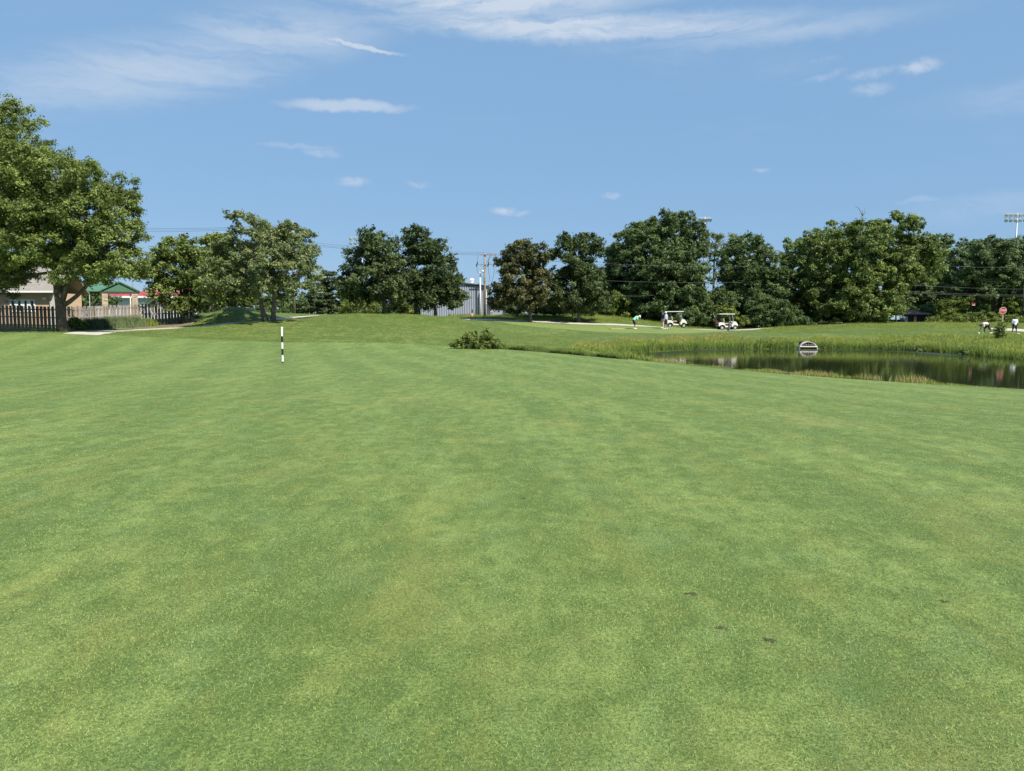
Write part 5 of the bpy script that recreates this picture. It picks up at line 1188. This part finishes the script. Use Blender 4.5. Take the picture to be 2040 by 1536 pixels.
putt = dict(pelvis=(-.16, 0, .90), waist=(-.06, 0, 1.04), chest=(.16, 0, 1.20), neck=(.32, 0, 1.29), head=(.45, 0, 1.30), face=(.45, 0, -.9), sh_l=(.22, .19, 1.22), sh_r=(.22, -.19, 1.22), el_l=(.22, .20, .95), el_r=(.22, -.20, .95), wr_l=(.32, .04, .74), wr_r=(.31, -.04, .70),
            hip_l=(-.15, .10, .86), hip_r=(-.15, -.10, .86), kn_l=(.02, .16, .48), kn_r=(.02, -.16, .48), an_l=(-.04, .18, .10), an_r=(-.04, -.18, .10), toe_l=(.13, .20, .04), toe_r=(.13, -.20, .04))
b1 = G(1265, 80.5); b1.z += .035
person('bending golfer in mint shirt and black shorts putting on the green', b1, R(4), putt, dict(skin='skin', shirt='mint', legs='shorts', hat='whitecloth'), 1.02)
t = thing('putter', 'thin steel putter held by the golfer in the mint shirt', 'golf club', b1, R(4))
MB().tube([(.33, 0, .78), (.43, 0, .03)], [.012, .008], 6).build('shaft', M['steel'], t); MB().box((.46, .0, .022), (.05, .12, .03), bevel=.006).build('club_head', M['steel'], t)
b1 = G(1327, 79.6); b1.z += .035
person('standing golfer in light blue shirt, black shorts and white cap', b1, R(150), stand(arm_l=(.12, .16, .86), arm_r=(.12, -.16, .86), el_l=(.0, .29, 1.08), el_r=(.0, -.29, 1.08)), dict(skin='skin', shirt='sky', legs='shorts', hat='whitecloth'), 1.04)
b1 = G(1320.5, 81.3); b1.z += .035
person('golfer in navy shirt and pale trousers behind the blue shirted one', b1, R(200), stand(), dict(skin='skin', shirt='navy', legs='khaki', hat='navy'), 1.0, 'cap', True)
bend = dict(pelvis=(-.22, 0, .86), waist=(-.06, 0, .98), chest=(.18, 0, .98), neck=(.37, 0, .92), head=(.48, 0, .82), face=(.35, 0, -.95), sh_l=(.30, .19, .93), sh_r=(.26, -.19, .90), el_l=(.28, .22, .62), el_r=(.33, -.20, .60), wr_l=(.24, .20, .44), wr_r=(.42, -.16, .32),
            hip_l=(-.22, .10, .82), hip_r=(-.22, -.10, .82), kn_l=(-.30, .12, .46), kn_r=(.04, -.12, .46), an_l=(-.55, .13, .11), an_r=(-.02, -.14, .10), toe_l=(-.40, .14, .04), toe_r=(.15, -.15, .04))
b1 = G(1964, 80.5)
person('golfer in pink and white shirt bending down to the grass', b1 + Vector((0, 0, .01)), R(176), bend, dict(skin='skind', shirt='pink', legs='shorts'), 1.05, 'hair')
b1 = G(2022, 80)
person('man in white shirt and black shorts standing by the stop sign', b1 + Vector((0, 0, .01)), R(-96), stand(step=.03, spread=.15), dict(skin='skind', shirt='whitecloth', legs='shorts'), 1.02, 'hair')
b1 = G(1951, 79.5); tag(MB().lathe([(.05, -.02), (.09, .02), (.10, .07), (.06, .12), (.02, .13)], seg=12).build('tee_marker', M['white'], None, True), 'white domed tee marker by the bending golfer', 'tee marker').location = b1
b1 = G(2031, 79); tag(MB().lathe([(.05, -.02), (.09, .02), (.10, .07), (.06, .12), (.02, .13)], seg=12).build('tee_marker', M['cream'], None, True), 'pale domed tee marker by the man in the white shirt', 'tee marker').location = b1
# flagstick lying on the green
b1 = G(1216, 79.5); b1.z += .05; t = thing('flagstick', 'flagstick with yellow flag lying flat on the putting green', 'flagstick', b1, R(8))
MB().tube([(-.3, 0, .02), (1.5, 0, .02)], .010, 6).build('stick', M['cream'], t)
mb = MB(); vs = [[mb.bm.verts.new((-.28 + .45 * i / 6, -.02 - .3 * j / 2, .05 + .06 * abs(math.sin(i * 1.1 + j)))) for j in range(3)] for i in range(7)]
for i in range(6):
    for j in range(2): mb.bm.faces.new((vs[i][j], vs[i + 1][j], vs[i + 1][j + 1], vs[i][j + 1]))
bmesh.ops.solidify(mb.bm, geom=mb.bm.faces[:], thickness=.008); mb.build('cloth', M['yellow'], t)

S.render.engine = 'CYCLES'
